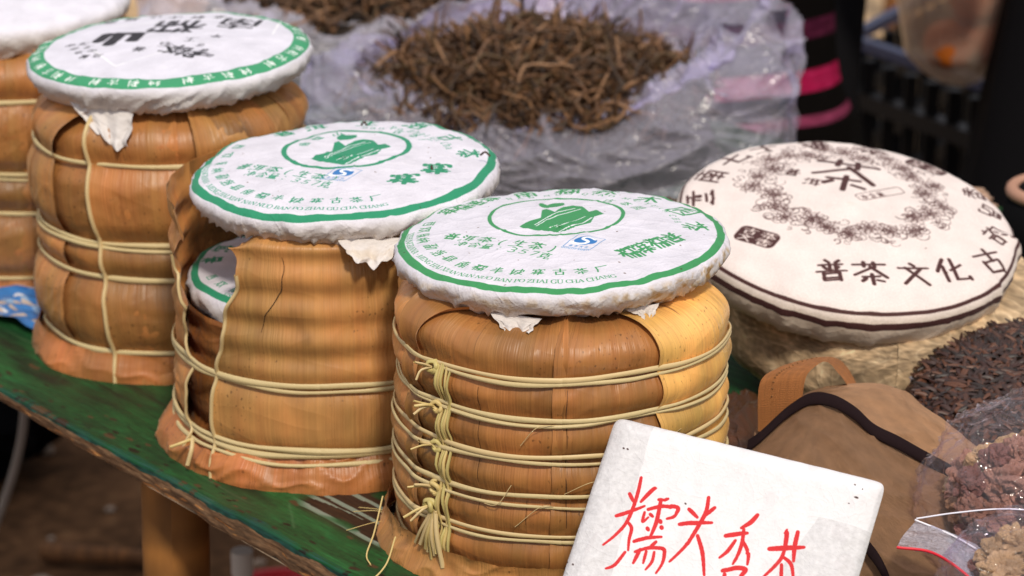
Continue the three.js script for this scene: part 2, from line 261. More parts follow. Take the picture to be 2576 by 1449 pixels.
function brownLabel() {                                        // off-white cotton cloth paper with dark red-brown print
  const [c, ctx] = labelCanvas([236, 222, 216], 13), B = '#46211f', r = rng(77);
  [['普', -0.155, -0.68, 0.2, 3], ['茶', 0.065, -0.68, 0.22, 4], ['文', 0.32, -0.64, 0.21, 8], ['化', 0.545, -0.55, 0.22, 16], ['古', 0.79, -0.37, 0.22, 32], ['韵', 0.86, -0.08, 0.17, 54], ['留', 0.86, 0.2, 0.16, 70], ['香', 0.79, 0.4, 0.16, 84],
    ['茶', 0.2, 0.85, 0.2, 0], ['餅', -0.14, 0.87, 0.2, 6], ['子', -0.46, 0.78, 0.2, 24], ['七', -0.66, 0.6, 0.22, 40], ['南', -0.8, 0.36, 0.2, 60], ['雲', -0.86, 0.08, 0.2, 84]].forEach(([ch, x, y, s, d]) => put(ctx, ch, x, y, s * 0.94, d, B, 0.105, 1, 1));
  put(ctx, '茶', 0.0, 0.38, 0.4, -14, B, 0.08, 1, 1.15); put(ctx, '普', -0.31, 0.37, 0.1, -16, B, 0.12); put(ctx, '洱', -0.2, 0.25, 0.1, -16, B, 0.12);
  ctx.strokeStyle = B; ctx.lineWidth = 2; ctx.save(); ctx.translate(LX(0.19), LY(0.17)); ctx.rotate(-R_(32)); ctx.beginPath(); ctx.roundRect(-60, -14, 120, 28, 8); ctx.stroke(); ctx.restore(); [...'净含量'].forEach((ch, i) => put(ctx, ch, 0.09 + i * 0.05, 0.1 + i * 0.032, 0.05, 32, B, 0.1));
  const cx = 0.0, cy = 0.22;
  const curl = (x, y, s, d, turn) => { ctx.beginPath(); for (let i = 0; i <= 26; i++) { const t = i / 26, a = d + turn * t * 5.2, q = s * (1 - t * 0.85); ctx.lineTo(LX(x + q * Math.cos(a)), LY(y + q * Math.sin(a))); } ctx.stroke(); };
  const bloom = (x, y, s) => { for (let ring = 0; ring < 2; ring++) for (let k = 0; k < 7 - ring; k++) { const a = k / (7 - ring) * 6.283 + s * 40 + ring, q = s * (0.64 - ring * 0.34); ctx.beginPath(); ctx.ellipse(LX(x + q * Math.cos(a)), LY(y + q * Math.sin(a)), s * 0.36 * LU, s * 0.25 * LU, -a, 0, 6.3); ctx.stroke(); } ctx.beginPath(); ctx.arc(LX(x), LY(y), s * 0.1 * LU, 0, 6.3); ctx.fillStyle = B; ctx.fill(); };
  for (let k = 0; k < 26; k++) {
    const a = k / 26 * 6.283 + 0.3, q0 = [0.56, 0.47, 0.52][k % 3], x = cx + q0 * Math.cos(a), y = cy + q0 * Math.sin(a); ctx.lineWidth = 1.5; bloom(x, y, 0.07);
    for (let i = 0; i < 11; i++) { const b = a + (r() - 0.5) * 0.4, q = 0.4 + r() * 0.24; ctx.lineWidth = 1 + r() * 1.6; curl(cx + q * Math.cos(b), cy + q * Math.sin(b), 0.02 + r() * 0.035, r() * 6.3, r() < 0.5 ? 1 : -1); }
  }
  for (const [x, y, d] of [[-0.56, -0.38, -30], [0.53, 0.68, -32]]) {
    ctx.save(); ctx.translate(LX(x), LY(y)); ctx.rotate(-R_(d)); ctx.fillStyle = B; ctx.beginPath(); ctx.roundRect(-46, -28, 92, 56, 16); ctx.fill(); ctx.restore();
    [...'古茶文香'].forEach((ch, i) => { const u = (i % 2 - 0.5) * 0.115, v = (i < 2 ? 0.5 : -0.5) * 0.07, a = R_(d); put(ctx, ch, x + u * Math.cos(a) - v * Math.sin(a), y + u * Math.sin(a) + v * Math.cos(a), 0.07, d, '#eadbd4', 0.1, 1.4, 0.9); });
  }
  ringLine(ctx, 1.0, 0.022, B, 4, 0.004); ringLine(ctx, 1.075, 0.042, B, 4, 0.004);
  const id = ctx.getImageData(0, 0, LS, LS);
  for (let i = 0; i < LS * LS; i++) { const w = N((i % LS) * 0.3, Math.floor(i / LS) * 0.3, 2) * 12; for (let k = 0; k < 3; k++) id.data[i * 4 + k] += w; }
  ctx.putImageData(id, 0, 0); specks(ctx, 8, 3);
  return canvasTex(c);
}
function plainLabel(seed) { const [c, ctx] = labelCanvas([229, 226, 236], seed); return canvasTex(c); }
// ---------------------------------------------------------------- the setting: ground, table
{
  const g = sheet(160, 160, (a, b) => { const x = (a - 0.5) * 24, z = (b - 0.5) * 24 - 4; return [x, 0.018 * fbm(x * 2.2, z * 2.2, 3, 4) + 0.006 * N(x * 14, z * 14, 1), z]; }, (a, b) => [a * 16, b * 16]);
  struct('ground', g, cloth(0.18, 0.125, 0.095, { map: dirtMap }));  // tone kept dark all over to carry the shade under the table
  struct('path', sheet(80, 40, (a, b) => { const x = lerp(-8, 8, a), z = -lerp(2.25 + 0.14 * N(a * 30, 1, 1), 12, b); return [x, 0.022 + 0.012 * fbm(x * 2.2, z * 2.2, 3, 4), z]; }, (a, b) => [a * 12, b * 8]), mat(1, 0.93, 0.8, 0.95, { map: dirtMap }));  // paler sheet of the same ground, sunlight put into its colour
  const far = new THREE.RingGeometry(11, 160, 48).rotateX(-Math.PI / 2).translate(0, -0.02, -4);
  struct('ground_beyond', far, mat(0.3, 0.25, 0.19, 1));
}
// table frame: u runs along the front edge to the near right, v runs back from it
const TU = V(0.657, 0, 0.754), TV = V(0.754, 0, -0.657), T0 = V(-0.381, TABLE, -0.211);
const onTable = (u, v, y = 0) => T0.clone().addScaledVector(TU, u).addScaledVector(TV, v).add(V(0, y, 0));
{
  const W = 2048, H = 1024, c = newCanvas(W, H), ctx = c.getContext('2d'), id = ctx.createImageData(W, H);
  for (let y = 0; y < H; y++) for (let x = 0; x < W; x++) {                         // canvas x: u from -0.7 to 1.1 m, canvas y: v from 0.85 (top) to 0
    const u = x / W * 1.8 - 0.7, v = (1 - y / H) * 0.85, g = fbm(u * 9, v * 60, 1, 4), blot = fbm(u * 7, v * 9, 4, 5), fine = N(u * 60, v * 700, 5);
    let k = 1 + 0.5 * blot + 0.55 * g + 0.3 * fine + 0.12 * N(u * 300, v * 300, 2), col = [34 * k + 6, 92 * k + 4, 46 * k + 4];
    { const gr = smooth(0.02, 0.4, fbm(u * 10 + 4, v * 40, 19, 5)) * 0.8; col = col.map((q, i) => lerp(q, [38, 40, 28][i], gr)); }
    const dusty = smooth(0.05, 0.45, fbm(u * 6 + 9, v * 14, 8, 4)); col = col.map((q, i) => lerp(q, [84, 96, 62][i], dusty * 0.45));
    { const hi = smooth(0.3, 0.6, N(u * 22, v * 90, 12)) * 0.5; col = col.map((q, i) => lerp(q, [40 * k, 126 * k, 70 * k][i], hi)); const sc = smooth(0.45, 0.6, N(u * 8 + v * 30, v * 320, 17)) * 0.4; col = col.map((q, i) => lerp(q, [120, 128, 92][i], sc)); }
    const wear = Math.max(smooth(0.055, 0.03, Math.abs(u - 0.325 + (v - 0.06) * 0.2)) * smooth(0.03, 0.012, Math.abs(v - 0.078) - 0.02) , smooth(0.25, 0.4, fbm(u * 5, v * 30, 22, 4)) * smooth(0.1, 0.3, v)) * smooth(-0.25, 0.1, N(u * 24, v * 60, 31) + 0.3);
    if (wear > 0.02) { const st = N(u * 5, v * 190, 9), w2 = [70 + 30 * fine, 46 + 22 * fine, 34 + 14 * fine]; const line = st > 0.22 ? [176, 186, 170] : w2; col = col.map((q, i) => lerp(q, line[i], clamp(wear * 1.5, 0, 1))); }
    if (v < 0.003 + 0.004 * N(u * 22, 1, 4)) col = [26 + 30 * fine, 96 + 40 * g, 66 + 40 * fine];
    id.data.set([col[0], col[1], col[2], 255], (y * W + x) * 4);
  }
  ctx.putImageData(id, 0, 0);
  { const r = rng(71); ctx.lineCap = 'round';
    for (let i = 0; i < 1500; i++) { const x = r() * W, y = r() * H, l = 6 + r() * r() * 90; ctx.strokeStyle = ['rgba(150,170,130,0.30)', 'rgba(20,26,14,0.45)', 'rgba(96,72,46,0.40)', 'rgba(70,150,90,0.30)'][Math.floor(r() * 4)]; ctx.lineWidth = 0.6 + r() * 1.4; ctx.beginPath(); ctx.moveTo(x, y); ctx.lineTo(x + l, y + (r() - 0.5) * (r() < 0.15 ? 60 : 5)); ctx.stroke(); }
    for (let i = 0; i < 700; i++) { const x = r() * W, y = r() < 0.4 ? H - r() * r() * 60 : r() * H, s = 0.8 + r() * r() * 5; ctx.fillStyle = ['#4a3626', '#2a2416', '#6a5034'][Math.floor(r() * 3)]; ctx.beginPath(); for (let k = 0; k < 7; k++) { const a = k / 7 * 6.28, q = s * (0.5 + r() * 0.7); ctx.lineTo(x + q * 1.8 * Math.cos(a), y + q * 0.7 * Math.sin(a)); } ctx.fill(); } }
  const topMap = canvasTex(c), bump = dataTex(1024, 512, (x, y, u, v) => { const k = 128 + 70 * fbm(u * 16, v * 60, 1, 4) + 40 * N(u * 60, v * 300, 5); return [k, k, k]; }, false);
  const paint = phys(0.5, 0.52, 0.5, 0.5, { specularIntensity: 0.6, map: topMap, bumpMap: bump, bumpScale: 0.0012 });
  const edgeMap = dataTex(2048, 128, (x, y, u, v) => {                              // v 1 is the upper arris
    const teal = v > 0.86 + 0.5 * fbm(u * 40, 2, 3, 5), g = fbm(u * 60, v * 7, 4, 4), raw = fbm(u * 70, v * 5, 14, 4) + 0.45 * N(u * 140, v * 4, 9) > 0.24 && v < 0.5 + 0.45 * N(u * 30, 6, 6);
    const k = 1 + 0.7 * g + 0.25 * N(u * 500, v * 30, 2); if (teal) { const q = 1 + 0.6 * N(u * 240, v * 6, 7); return [20 * q + 6, 66 * q + 14, 62 * q + 8]; }
    return raw ? [226 * k, 156 * k, 92 * k] : [138 * k, 106 * k, 76 * k];
  });
  edgeMap.wrapS = THREE.ClampToEdgeWrapping;
  const rim = mat(0.9, 0.9, 0.9, 0.75, { map: edgeMap, bumpMap: moved(woodMap, 0, 0, 6, 1), bumpScale: 0.002 }), under = mat(0.3, 0.22, 0.15, 0.9);
  const t = thing('market_table', 'long low market table with worn green paint and a rough bare front edge', 'table', [0, 0, 0]);
  const thick = (u) => clamp(0.0105 + (u + 0.02) * 0.0265, 0.008, 0.034) + 0.0016 * N(u * 16, 3, 1) + 0.0055 * fbm(u * 34, 3, 7, 5);
  const rough = (u) => 0.002 * N(u * 18, 5, 2) + 0.0008 * N(u * 70, 5, 8), widths = [0.3, 0.28, 0.25]; let v0 = 0;
  widths.forEach((w, k) => {
    const u0 = -0.7, u1 = 1.1, a0 = v0 + (k ? 0.0015 : 0), a1 = v0 + w - 0.0015, e = (u) => (k ? 0 : rough(u));
    const pt = (u, v, y) => onTable(u, v, y).toArray(), cv = 0.0018;
    const up = sheet(300, 30, (a, b) => { const u = lerp(u0, u1, a); return pt(u, lerp(a0 + cv + e(u), a1, b), 0.0006 * N(u * 9, b * 4, k)); }, (a, b) => [a, lerp(a0, a1, b) / 0.85]);
    const pl = part('plank', up, paint, t);
    const lip = sheet(400, 4, (a, b) => { const u = lerp(u0, u1, a), q = b * Math.PI / 2; return pt(u, a0 + e(u) + cv * (1 - Math.sin(q)) , -cv * (1 - Math.cos(q)) + 0.0006 * N(u * 9, 0, k) * (1 - b)); }, (a, b) => [a, (a0 + 0.0018 * (1 - b)) / 0.85]);
    part('painted_arris', lip, paint, pl);
    const front = sheet(600, 10, (a, b) => { const u = lerp(u0, u1, a), h = thick(u), f = 0.0024 * fbm(u * 40, b * 3, 7, 4) * Math.sin(b * Math.PI); return pt(u, a0 + e(u) + f + b * b * 0.003, lerp(-cv, -h, b)); }, (a, b) => [a, 1 - b]);
    part('worn_edge', front, rim, pl);
    part('underside', sheet(60, 2, (a, b) => { const u = lerp(u0, u1, a); return pt(u, lerp(a0 + 0.003, a1, b), -thick(u)); }), under, pl);
    v0 += w;
  });
  const legMat = mat(0.85, 0.68, 0.4, 0.6, { map: moved(woodMap, 0.2, 0.1, 1, 1.5), bumpMap: woodMap, bumpScale: 0.001 });
  for (const [u, v] of [[0.142, 0.045], [-0.6, 0.06], [1.0, 0.06], [0.142, 0.75], [-0.6, 0.75], [1.0, 0.75]]) {
    const p = onTable(u, v), h = TABLE - thick(u) - 0.0005;
    part('leg', tube([V(p.x, 0, p.z), V(p.x + 0.003, h * 0.35, p.z), V(p.x - 0.002, h * 0.7, p.z + 0.002), V(p.x, h, p.z)], (q) => 0.0215 + 0.0012 * Math.sin(q * 9), 30, 18), legMat, t);
  }
  for (const v of [0.12, 0.62]) part('rail', sheet(40, 8, (a, b) => { const u = lerp(-0.6, 1.0, a), q = b * 6.2832, p = onTable(u, v + 0.018 * Math.cos(q), -0.075 + 0.018 * Math.sin(q)); return p.toArray(); }), legMat, t);
}
// ---------------------------------------------------------------- bamboo-leaf bundles of tea cakes
const leafMats = [];
function leafMat(tone, ox, oy, rough = 0.42) {
  const m = new THREE.MeshPhysicalMaterial({ color: lin(...tone), roughness: rough, side: THREE.DoubleSide, map: moved(leafMap, ox, oy), bumpMap: moved(leafBump, ox, oy), bumpScale: 0.0016, sheen: 0.2, sheenRoughness: 0.6, sheenColor: lin(1, 0.86, 0.68) });
  leafMats.push(m); return m;
}
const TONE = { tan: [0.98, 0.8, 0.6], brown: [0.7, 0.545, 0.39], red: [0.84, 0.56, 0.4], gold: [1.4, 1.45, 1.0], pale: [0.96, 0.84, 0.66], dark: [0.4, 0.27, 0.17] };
const twineMat = phys(0.64, 0.51, 0.26, 0.5, { bumpMap: moved(leafBump, 0, 0, 3, 0.2), bumpScale: 0.0006 });
const twinePale = phys(0.66, 0.5, 0.25, 0.45), strawMat = phys(0.66, 0.5, 0.2, 0.5), straw2 = phys(0.58, 0.48, 0.18, 0.5);
// profile of a bundle from the foot of its side, round the shoulder, to the middle of its top
function profile({ R, H, rc, bands, pinch, seed = 0, lean = 0 }) {
  const L1 = H - rc, L2 = rc * Math.PI / 2, L3 = R - rc, L = L1 + L2 + L3;
  const f = (t, th = 0) => {
    let s = t * L, r, y;
    if (s < L1) { r = R; y = s; } else if (s < L1 + L2) { const a = (s - L1) / rc; r = R - rc + rc * Math.cos(a); y = H - rc + rc * Math.sin(a); } else { r = Math.max(0.0005, R - rc - (s - L1 - L2)); y = H + 0.002 * smooth(R - rc, 0, r); }
    for (const b of bands) r -= pinch * (1 + 0.45 * N(Math.cos(th) * 1.7 + b * 40, Math.sin(th) * 1.7, seed)) * Math.exp(-(((y - b) / 0.0105) ** 2)) * (r > R * 0.8 ? 1 : 0);
    r *= 1 + 0.012 * N(Math.cos(th) * 1.3 + seed, Math.sin(th) * 1.3, y * 9) * (r > R * 0.5 ? 1 : r / R * 2);
    return [r, y + lean * r * Math.cos(th)];
  };
  f.L = L; f.o = { R, H, rc }; f.tAt = (y) => y / L;
  return f;
}
// one leaf laid over the profile between two angles; its first edge lifts over its neighbour
function leafSheet(prof, o) {
  const { th0, th1, off = 0.0005, t0 = 0, t1 = 1, nA = 56, nT = 110, lip = 0.0016, slant0 = 0, slant1 = 0, strip = false, seed = 1, amp = 1, wave = 0, pleat = 0, top0 = 0, top1 = 0, lt = 1.3, lip1 = lip * 0.5 } = o, R = prof.o.R;
  const ang = (a, t) => {
    let th = lerp(th0 + slant0 * t + wave * N(t * 7, seed, 1) + 0.35 * N(t * 46, seed, 2) + 0.8 * N(t * 9, seed, 5), th1 + slant1 * t + top1 * smooth(0.58, 0.84, t), a) + (1 - a) * top0 * smooth(0.58, 0.84, t);
    if (strip) { const r = prof(t, 0)[0], mid = (th0 + th1) / 2, d = Math.sin(R_(th - mid)) * R / Math.max(r, R * Math.abs(Math.sin(R_(th1 - th0) / 2)) + 0.001); th = mid + Math.asin(clamp(d, -1, 1)) * 180 / Math.PI; }
    return R_(th);
  };
  const at = (a, b) => {
    const t = lerp(t0, t1, b), th = ang(a, t), e = 0.003, [r, y] = prof(t, th), [ra, ya] = prof(Math.max(0, t - e), th), [rb, yb] = prof(Math.min(1, t + e), th), n = Math.hypot(rb - ra, yb - ya) || 1, nr = (yb - ya) / n, ny = -(rb - ra) / n;
    const onTop = smooth(0.5, 0.68, t);
    let d = off + lip * Math.exp(-a / 0.05) * (1 + lt * onTop) + lip1 * (1 + lt * onTop) * Math.exp(-(1 - a) / 0.05) + amp * (0.002 * fbm(th * 3 + seed, y * 26, t * 3, 4) + 0.0004 * N(th * 26, y * 12, seed) + 0.0006 * (ridge(th * 1.6 + seed, y * 55 + N(th * 3, y * 9, seed) * 1.2, seed) ** 4 - 0.3));
    if (pleat) d += 0.0034 * onTop * pleat * Math.max(0, Math.sin(a * Math.PI * 2 + seed)) ;
    const q = r + d * nr; return [q * Math.sin(th), y + d * ny, q * Math.cos(th)];
  };
  const g = sheet(nA, nT, at, (a, b) => [(lerp(th0, th1, a) * Math.PI / 180 * R) / 0.3, lerp(t0, t1, b) * prof.L / 0.3]);
  g.userData.at = at; return g;
}
function leafRib(g, a, r = 0.0011) {                    // the thick pale edge of a leaf
  const pts = []; for (let i = 0; i <= 26; i++) { const p = V(...g.userData.at(a, i / 26 * 0.82)); p.x *= 1.006; p.z *= 1.006; pts.push(p); } return tube(pts, r, 60, 6);
}
function band(prof, y, { r = 0.0015, lift = 0.0022, seed = 1, wob = 0.0012, extra = null, tilt = 0 }) {
  const pts = []; for (let i = 0; i < 44; i++) { const th = i / 44 * 6.2832, yy = y + wob * N(Math.cos(th) * 1.6 + seed, Math.sin(th) * 1.6, seed * 3) * 2 + tilt * Math.sin(th), q = prof(prof.tAt(yy), th)[0] + lift + (extra ? extra(th * 180 / Math.PI) : 0); pts.push(V(q * Math.sin(th), yy, q * Math.cos(th))); }
  return tube(pts, (t) => r * (0.86 + 0.16 * Math.sin(t * 19 + seed) + 0.1 * Math.sin(t * 57 + seed * 2)), 170, 8, true, 1.35);
}
function knot(s) { return tube([V(0.2, -1, 0.3), V(0.9, -0.2, 0.6), V(0.3, 0.8, 0.9), V(-0.7, 0.4, 0.5), V(-0.5, -0.6, 0.9), V(0.5, -0.5, 1.1), V(0.4, 0.5, 0.6), V(-0.4, 0.9, 0.8), V(-0.9, 0.1, 0.3)].map((p) => p.multiplyScalar(s)), s * 0.34, 60, 7); }
const put3 = (m, p, ry = 0, rx = 0, rz = 0) => { m.position.copy(p); m.rotation.set(rx, ry, rz, 'YXZ'); return m; };

// the front bundle: six double ties, a knotted row and one golden leaf
{
  const t = thing('leaf_bundle', 'front tea bundle in brown bamboo leaf with six double ties and a golden leaf', 'tea bundle', [0, TABLE, 0.015]);
  const bands = [0.136, 0.111, 0.087, 0.0615, 0.0375, 0.0135], prof = profile({ R: 0.1025, H: 0.16, rc: 0.026, bands, pinch: 0.0078, seed: 2 });
  const mk = (o, tone, ox, oy, label, rough) => { const g = leafSheet(prof, o); const m = part('leaf', g, leafMat(tone, ox, oy, rough), t, label); return [g, m]; };
  mk({ th0: 66, th1: 262, off: 0.0002, seed: 3 }, TONE.brown, 0.1, 0.2);
  mk({ th0: -104, th1: -56, off: 0.0022, seed: 5, slant0: -4, slant1: 0, pleat: 0.4, nA: 90, top1: 44, lt: 3, lip1: 0.0014 }, TONE.tan, 0.35, 0.1);
  mk({ th0: -60, th1: -3, off: 0.0013, seed: 7, slant1: 8, pleat: 1.2, nA: 90, lip: 0.003, slant0: -10 }, TONE.brown, 0.6, 0.4);
  mk({ th0: -4, th1: 50, off: 0.0022, seed: 9, slant0: 2, top0: 10, nA: 90, lip: 0.0014, lt: 2.6 }, TONE.brown, 0.83, 0.7);
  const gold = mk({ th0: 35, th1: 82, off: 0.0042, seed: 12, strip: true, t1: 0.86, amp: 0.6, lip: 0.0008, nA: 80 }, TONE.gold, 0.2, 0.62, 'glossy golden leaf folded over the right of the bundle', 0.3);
  const ax = (d) => { d = ((d + 540) % 360) - 180; return 0.0012 + (d > 33 && d < 84 ? 0.0032 : 0) + (d > -62 && d < 34 ? 0.0014 : 0) + (d > -110 && d < -54 ? 0.0012 : 0); };
  bands.forEach((y, i) => {
    const gap = [0.0012, 0.0017, 0.0026, 0.0029, 0.0022, 0.0014][i];
    part('twine', band(prof, y + gap, { r: 0.00125, seed: i + 1, extra: ax, wob: 0.0008, tilt: 0.0012 }), i % 2 ? twineMat : twinePale, t);
    part('twine', band(prof, y - gap, { r: 0.0011, seed: i + 21, extra: ax, wob: 0.0016, tilt: 0.0006 }), twineMat, t);
  });
  const surf = (deg, y, up = 0.004) => { const th = R_(deg), q = prof(prof.tAt(clamp(y, 0, 0.15)), th)[0] + up; return V(q * Math.sin(th), y, q * Math.cos(th)); };
  const r = rng(5);
  [[-48, 0.133], [-47, 0.1085], [-47, 0.084], [-47, 0.0575], [-48, 0.046]].forEach(([d, y], i) => { part('knot', knot(0.0038 + 0.0006 * r()), i % 2 ? strawMat : straw2, t); put3(t.children.at(-1), surf(d, y, 0.0025), R_(d), 0, r() * 6); });
  for (let i = 0; i < 5; i++) {
    const d = -45.5 + i * 1.25, pts = []; for (let k = 0; k <= 10; k++) { const y = lerp(0.137, 0.006 + r() * 0.01, k / 10); pts.push(surf(d + 0.4 * Math.sin(k * 1.3 + i * 2), y, 0.0042 + 0.0005 * Math.sin(k * 2 + i))); }
    part('straw', tube(pts, (q) => 0.00095 + 0.0002 * Math.sin(q * 20 + i), 40, 6, false, 1), i % 2 ? strawMat : straw2, t);
  }
  for (let i = 0; i < 9; i++) { const d0 = -47 + r() * 2, d1 = d0 - 8 + i * 1.5; part('straw', tube([surf(d0, 0.044, 0.006), surf(lerp(d0, d1, 0.5), 0.034 - r() * 0.006, 0.008), surf(d1, 0.014 + r() * 0.008 - i * 0.0006, 0.009)], 0.0011 + r() * 0.0005, 12, 5), i % 2 ? strawMat : twinePale, t); }
  for (let i = 0; i < 12; i++) { const k = i % 5, y = [0.133, 0.1085, 0.084, 0.0575, 0.046][k], a = r() * 6.3; const p = surf(-48, y, 0.006); part('straw', tube([p, p.clone().add(V(-0.004 - r() * 0.004, 0.003 * Math.sin(a), 0.003)), p.clone().add(V(-0.008 - r() * 0.008, 0.008 * Math.sin(a) - 0.003, 0.005))], 0.0006 + r() * 0.0004, 8, 5), i % 2 ? strawMat : twinePale, t); }
  const foot = profile({ R: 0.1045, H: 0.16, rc: 0.026, bands: [0.0135], pinch: 0.003, seed: 4 });
  const fold = leafSheet(foot, { th0: -128, th1: 60, off: 0.0015, t0: 0, t1: 0.085, seed: 31, nA: 120, nT: 24, amp: 2, wave: 0 });
  bend(fold, (v) => { const th = Math.atan2(v.x, v.z), k = 1 + (0.008 + 0.05 * Math.max(0, Math.cos(th + 1.35)) ** 6) * smooth(0.02, 0, v.y); v.x *= k; v.z *= k; });
  part('base_fold', fold, leafMat(TONE.tan, 0.5, 0.9), t);
  for (const [d, y0, y1, w] of [[1.5, 0.012, 0.131, 0.0003], [-29, 0.05, 0.128, 0.0002], [20, 0.06, 0.112, 0.0002], [-12, 0.015, 0.06, 0.0002]]) { const pts = []; for (let k = 0; k <= 30; k++) { const y = lerp(y0, y1, k / 30); pts.push(surf(d + 0.35 * N(y * 60, d, 1), y, d > -4 ? 0.0024 : 0.0015)); } part('split', tube(pts, (q) => 0.55 * w * (1.2 + 0.8 * N(q * 12, d, 3)), 60, 5), mat(0.05, 0.022, 0.01, 1), t); }
  for (let i = 0; i < 7; i++) { const d = -40 + r() * 90, y = 0.02 + r() * 0.1, p = surf(d, y, 0.003), q = surf(d + 6 + r() * 6, y + 0.02 * r(), 0.008), s = surf(d + 14, y + 0.024 * r(), 0.004); part('fibre', tube([p, q, s], 0.00025, 16, 4), twinePale, t); }
  part('inner_fill', new THREE.CylinderGeometry(0.085, 0.09, 0.15, 40).translate(0, 0.0755, 0), leafMats[0], t);
}
// the left bundle and the one beyond it
function tiedBundle(label, pos, R, H, bands, seed, ribs) {
  const t = thing('leaf_bundle', label, 'tea bundle', pos), prof = profile({ R, H, rc: 0.034, bands, pinch: 0.0075, seed });
  const mk = (o, tone, ox, oy) => { const g = leafSheet(prof, o); part('leaf', g, leafMat(tone, ox, oy), t); return g; };
  mk({ th0: 66, th1: 240, off: 0.0003, seed: seed + 1 }, TONE.brown, 0.15, 0.3);
  mk({ th0: -125, th1: -42, off: 0.0022, seed: seed + 2, pleat: 0.6, nA: 90, slant1: -8, top1: 40, lt: 3, lip1: 0.0014 }, TONE.tan, 0.4, 0.55);
  mk({ th0: -70, th1: 10, off: 0.0008, seed: seed + 3, nA: 60 }, TONE.brown, 0.52, 0.62);
  const a = mk({ th0: ribs[0], th1: 84, off: 0.0016, seed: seed + 4, slant0: ribs[1], nA: 120, lip: 0.002, pleat: 0.7 }, TONE.brown, 0.7, 0.15);
  mk({ th0: 33, th1: 100, off: 0.003, seed: seed + 6, slant0: -26, nA: 70, lip: 0.0022, t0: 0.52 }, TONE.tan, 0.33, 0.8);
  part('leaf_rib', leafRib(a, 0, 0.0015), twinePale, t);
  const under = (d) => { d = ((d + 540) % 360) - 180; return 0.0018 * smooth(-140, -120, d) * (1 - smooth(-40, -22, d)); };
  bands.forEach((y, i) => { part('twine', band(prof, y, { r: 0.0015, seed: seed + i, lift: 0.0028, wob: 0.0006, extra: under }), twineMat, t); if (i === 1) part('twine', band(prof, y - 0.003, { r: 0.0013, seed: seed + i + 9, lift: 0.003, extra: under }), twineMat, t); });
  const foot = profile({ R: R + 0.0015, H, rc: 0.03, bands: [bands.at(-1)], pinch: 0.004, seed: seed + 3 }), fold = leafSheet(foot, { th0: -140, th1: 95, off: 0.0015, t0: 0, t1: (bands.at(-1) - 0.001) / foot.L, seed: seed + 8, nA: 120, nT: 20, amp: 2 });
  bend(fold, (v) => { const th = Math.atan2(v.x, v.z), k = 1 + 0.05 * Math.max(0, Math.cos(th + 0.95)) ** 8 * smooth(0.022, 0, v.y); v.x *= k; v.z *= k; });
  part('base_fold', fold, leafMat(TONE.red, 0.2, 0.4), t);
  part('inner_fill', new THREE.CylinderGeometry(R * 0.8, R * 0.88, H - 0.008, 40).translate(0, H / 2, 0), leafMats[0], t);
  return t;
}
tiedBundle('tall tied tea bundle in tan bamboo leaf under the cake with black calligraphy', [-0.27, TABLE, -0.32], 0.0985, 0.187, [0.155, 0.099, 0.074, 0.0205], 6, [-19, -16]);
tiedBundle('tied tea bundle in bamboo leaf cut off by the left edge of the picture', [-0.402, TABLE, -0.497], 0.0965, 0.185, [0.149, 0.093, 0.063, 0.012], 14, [-10, -6]);

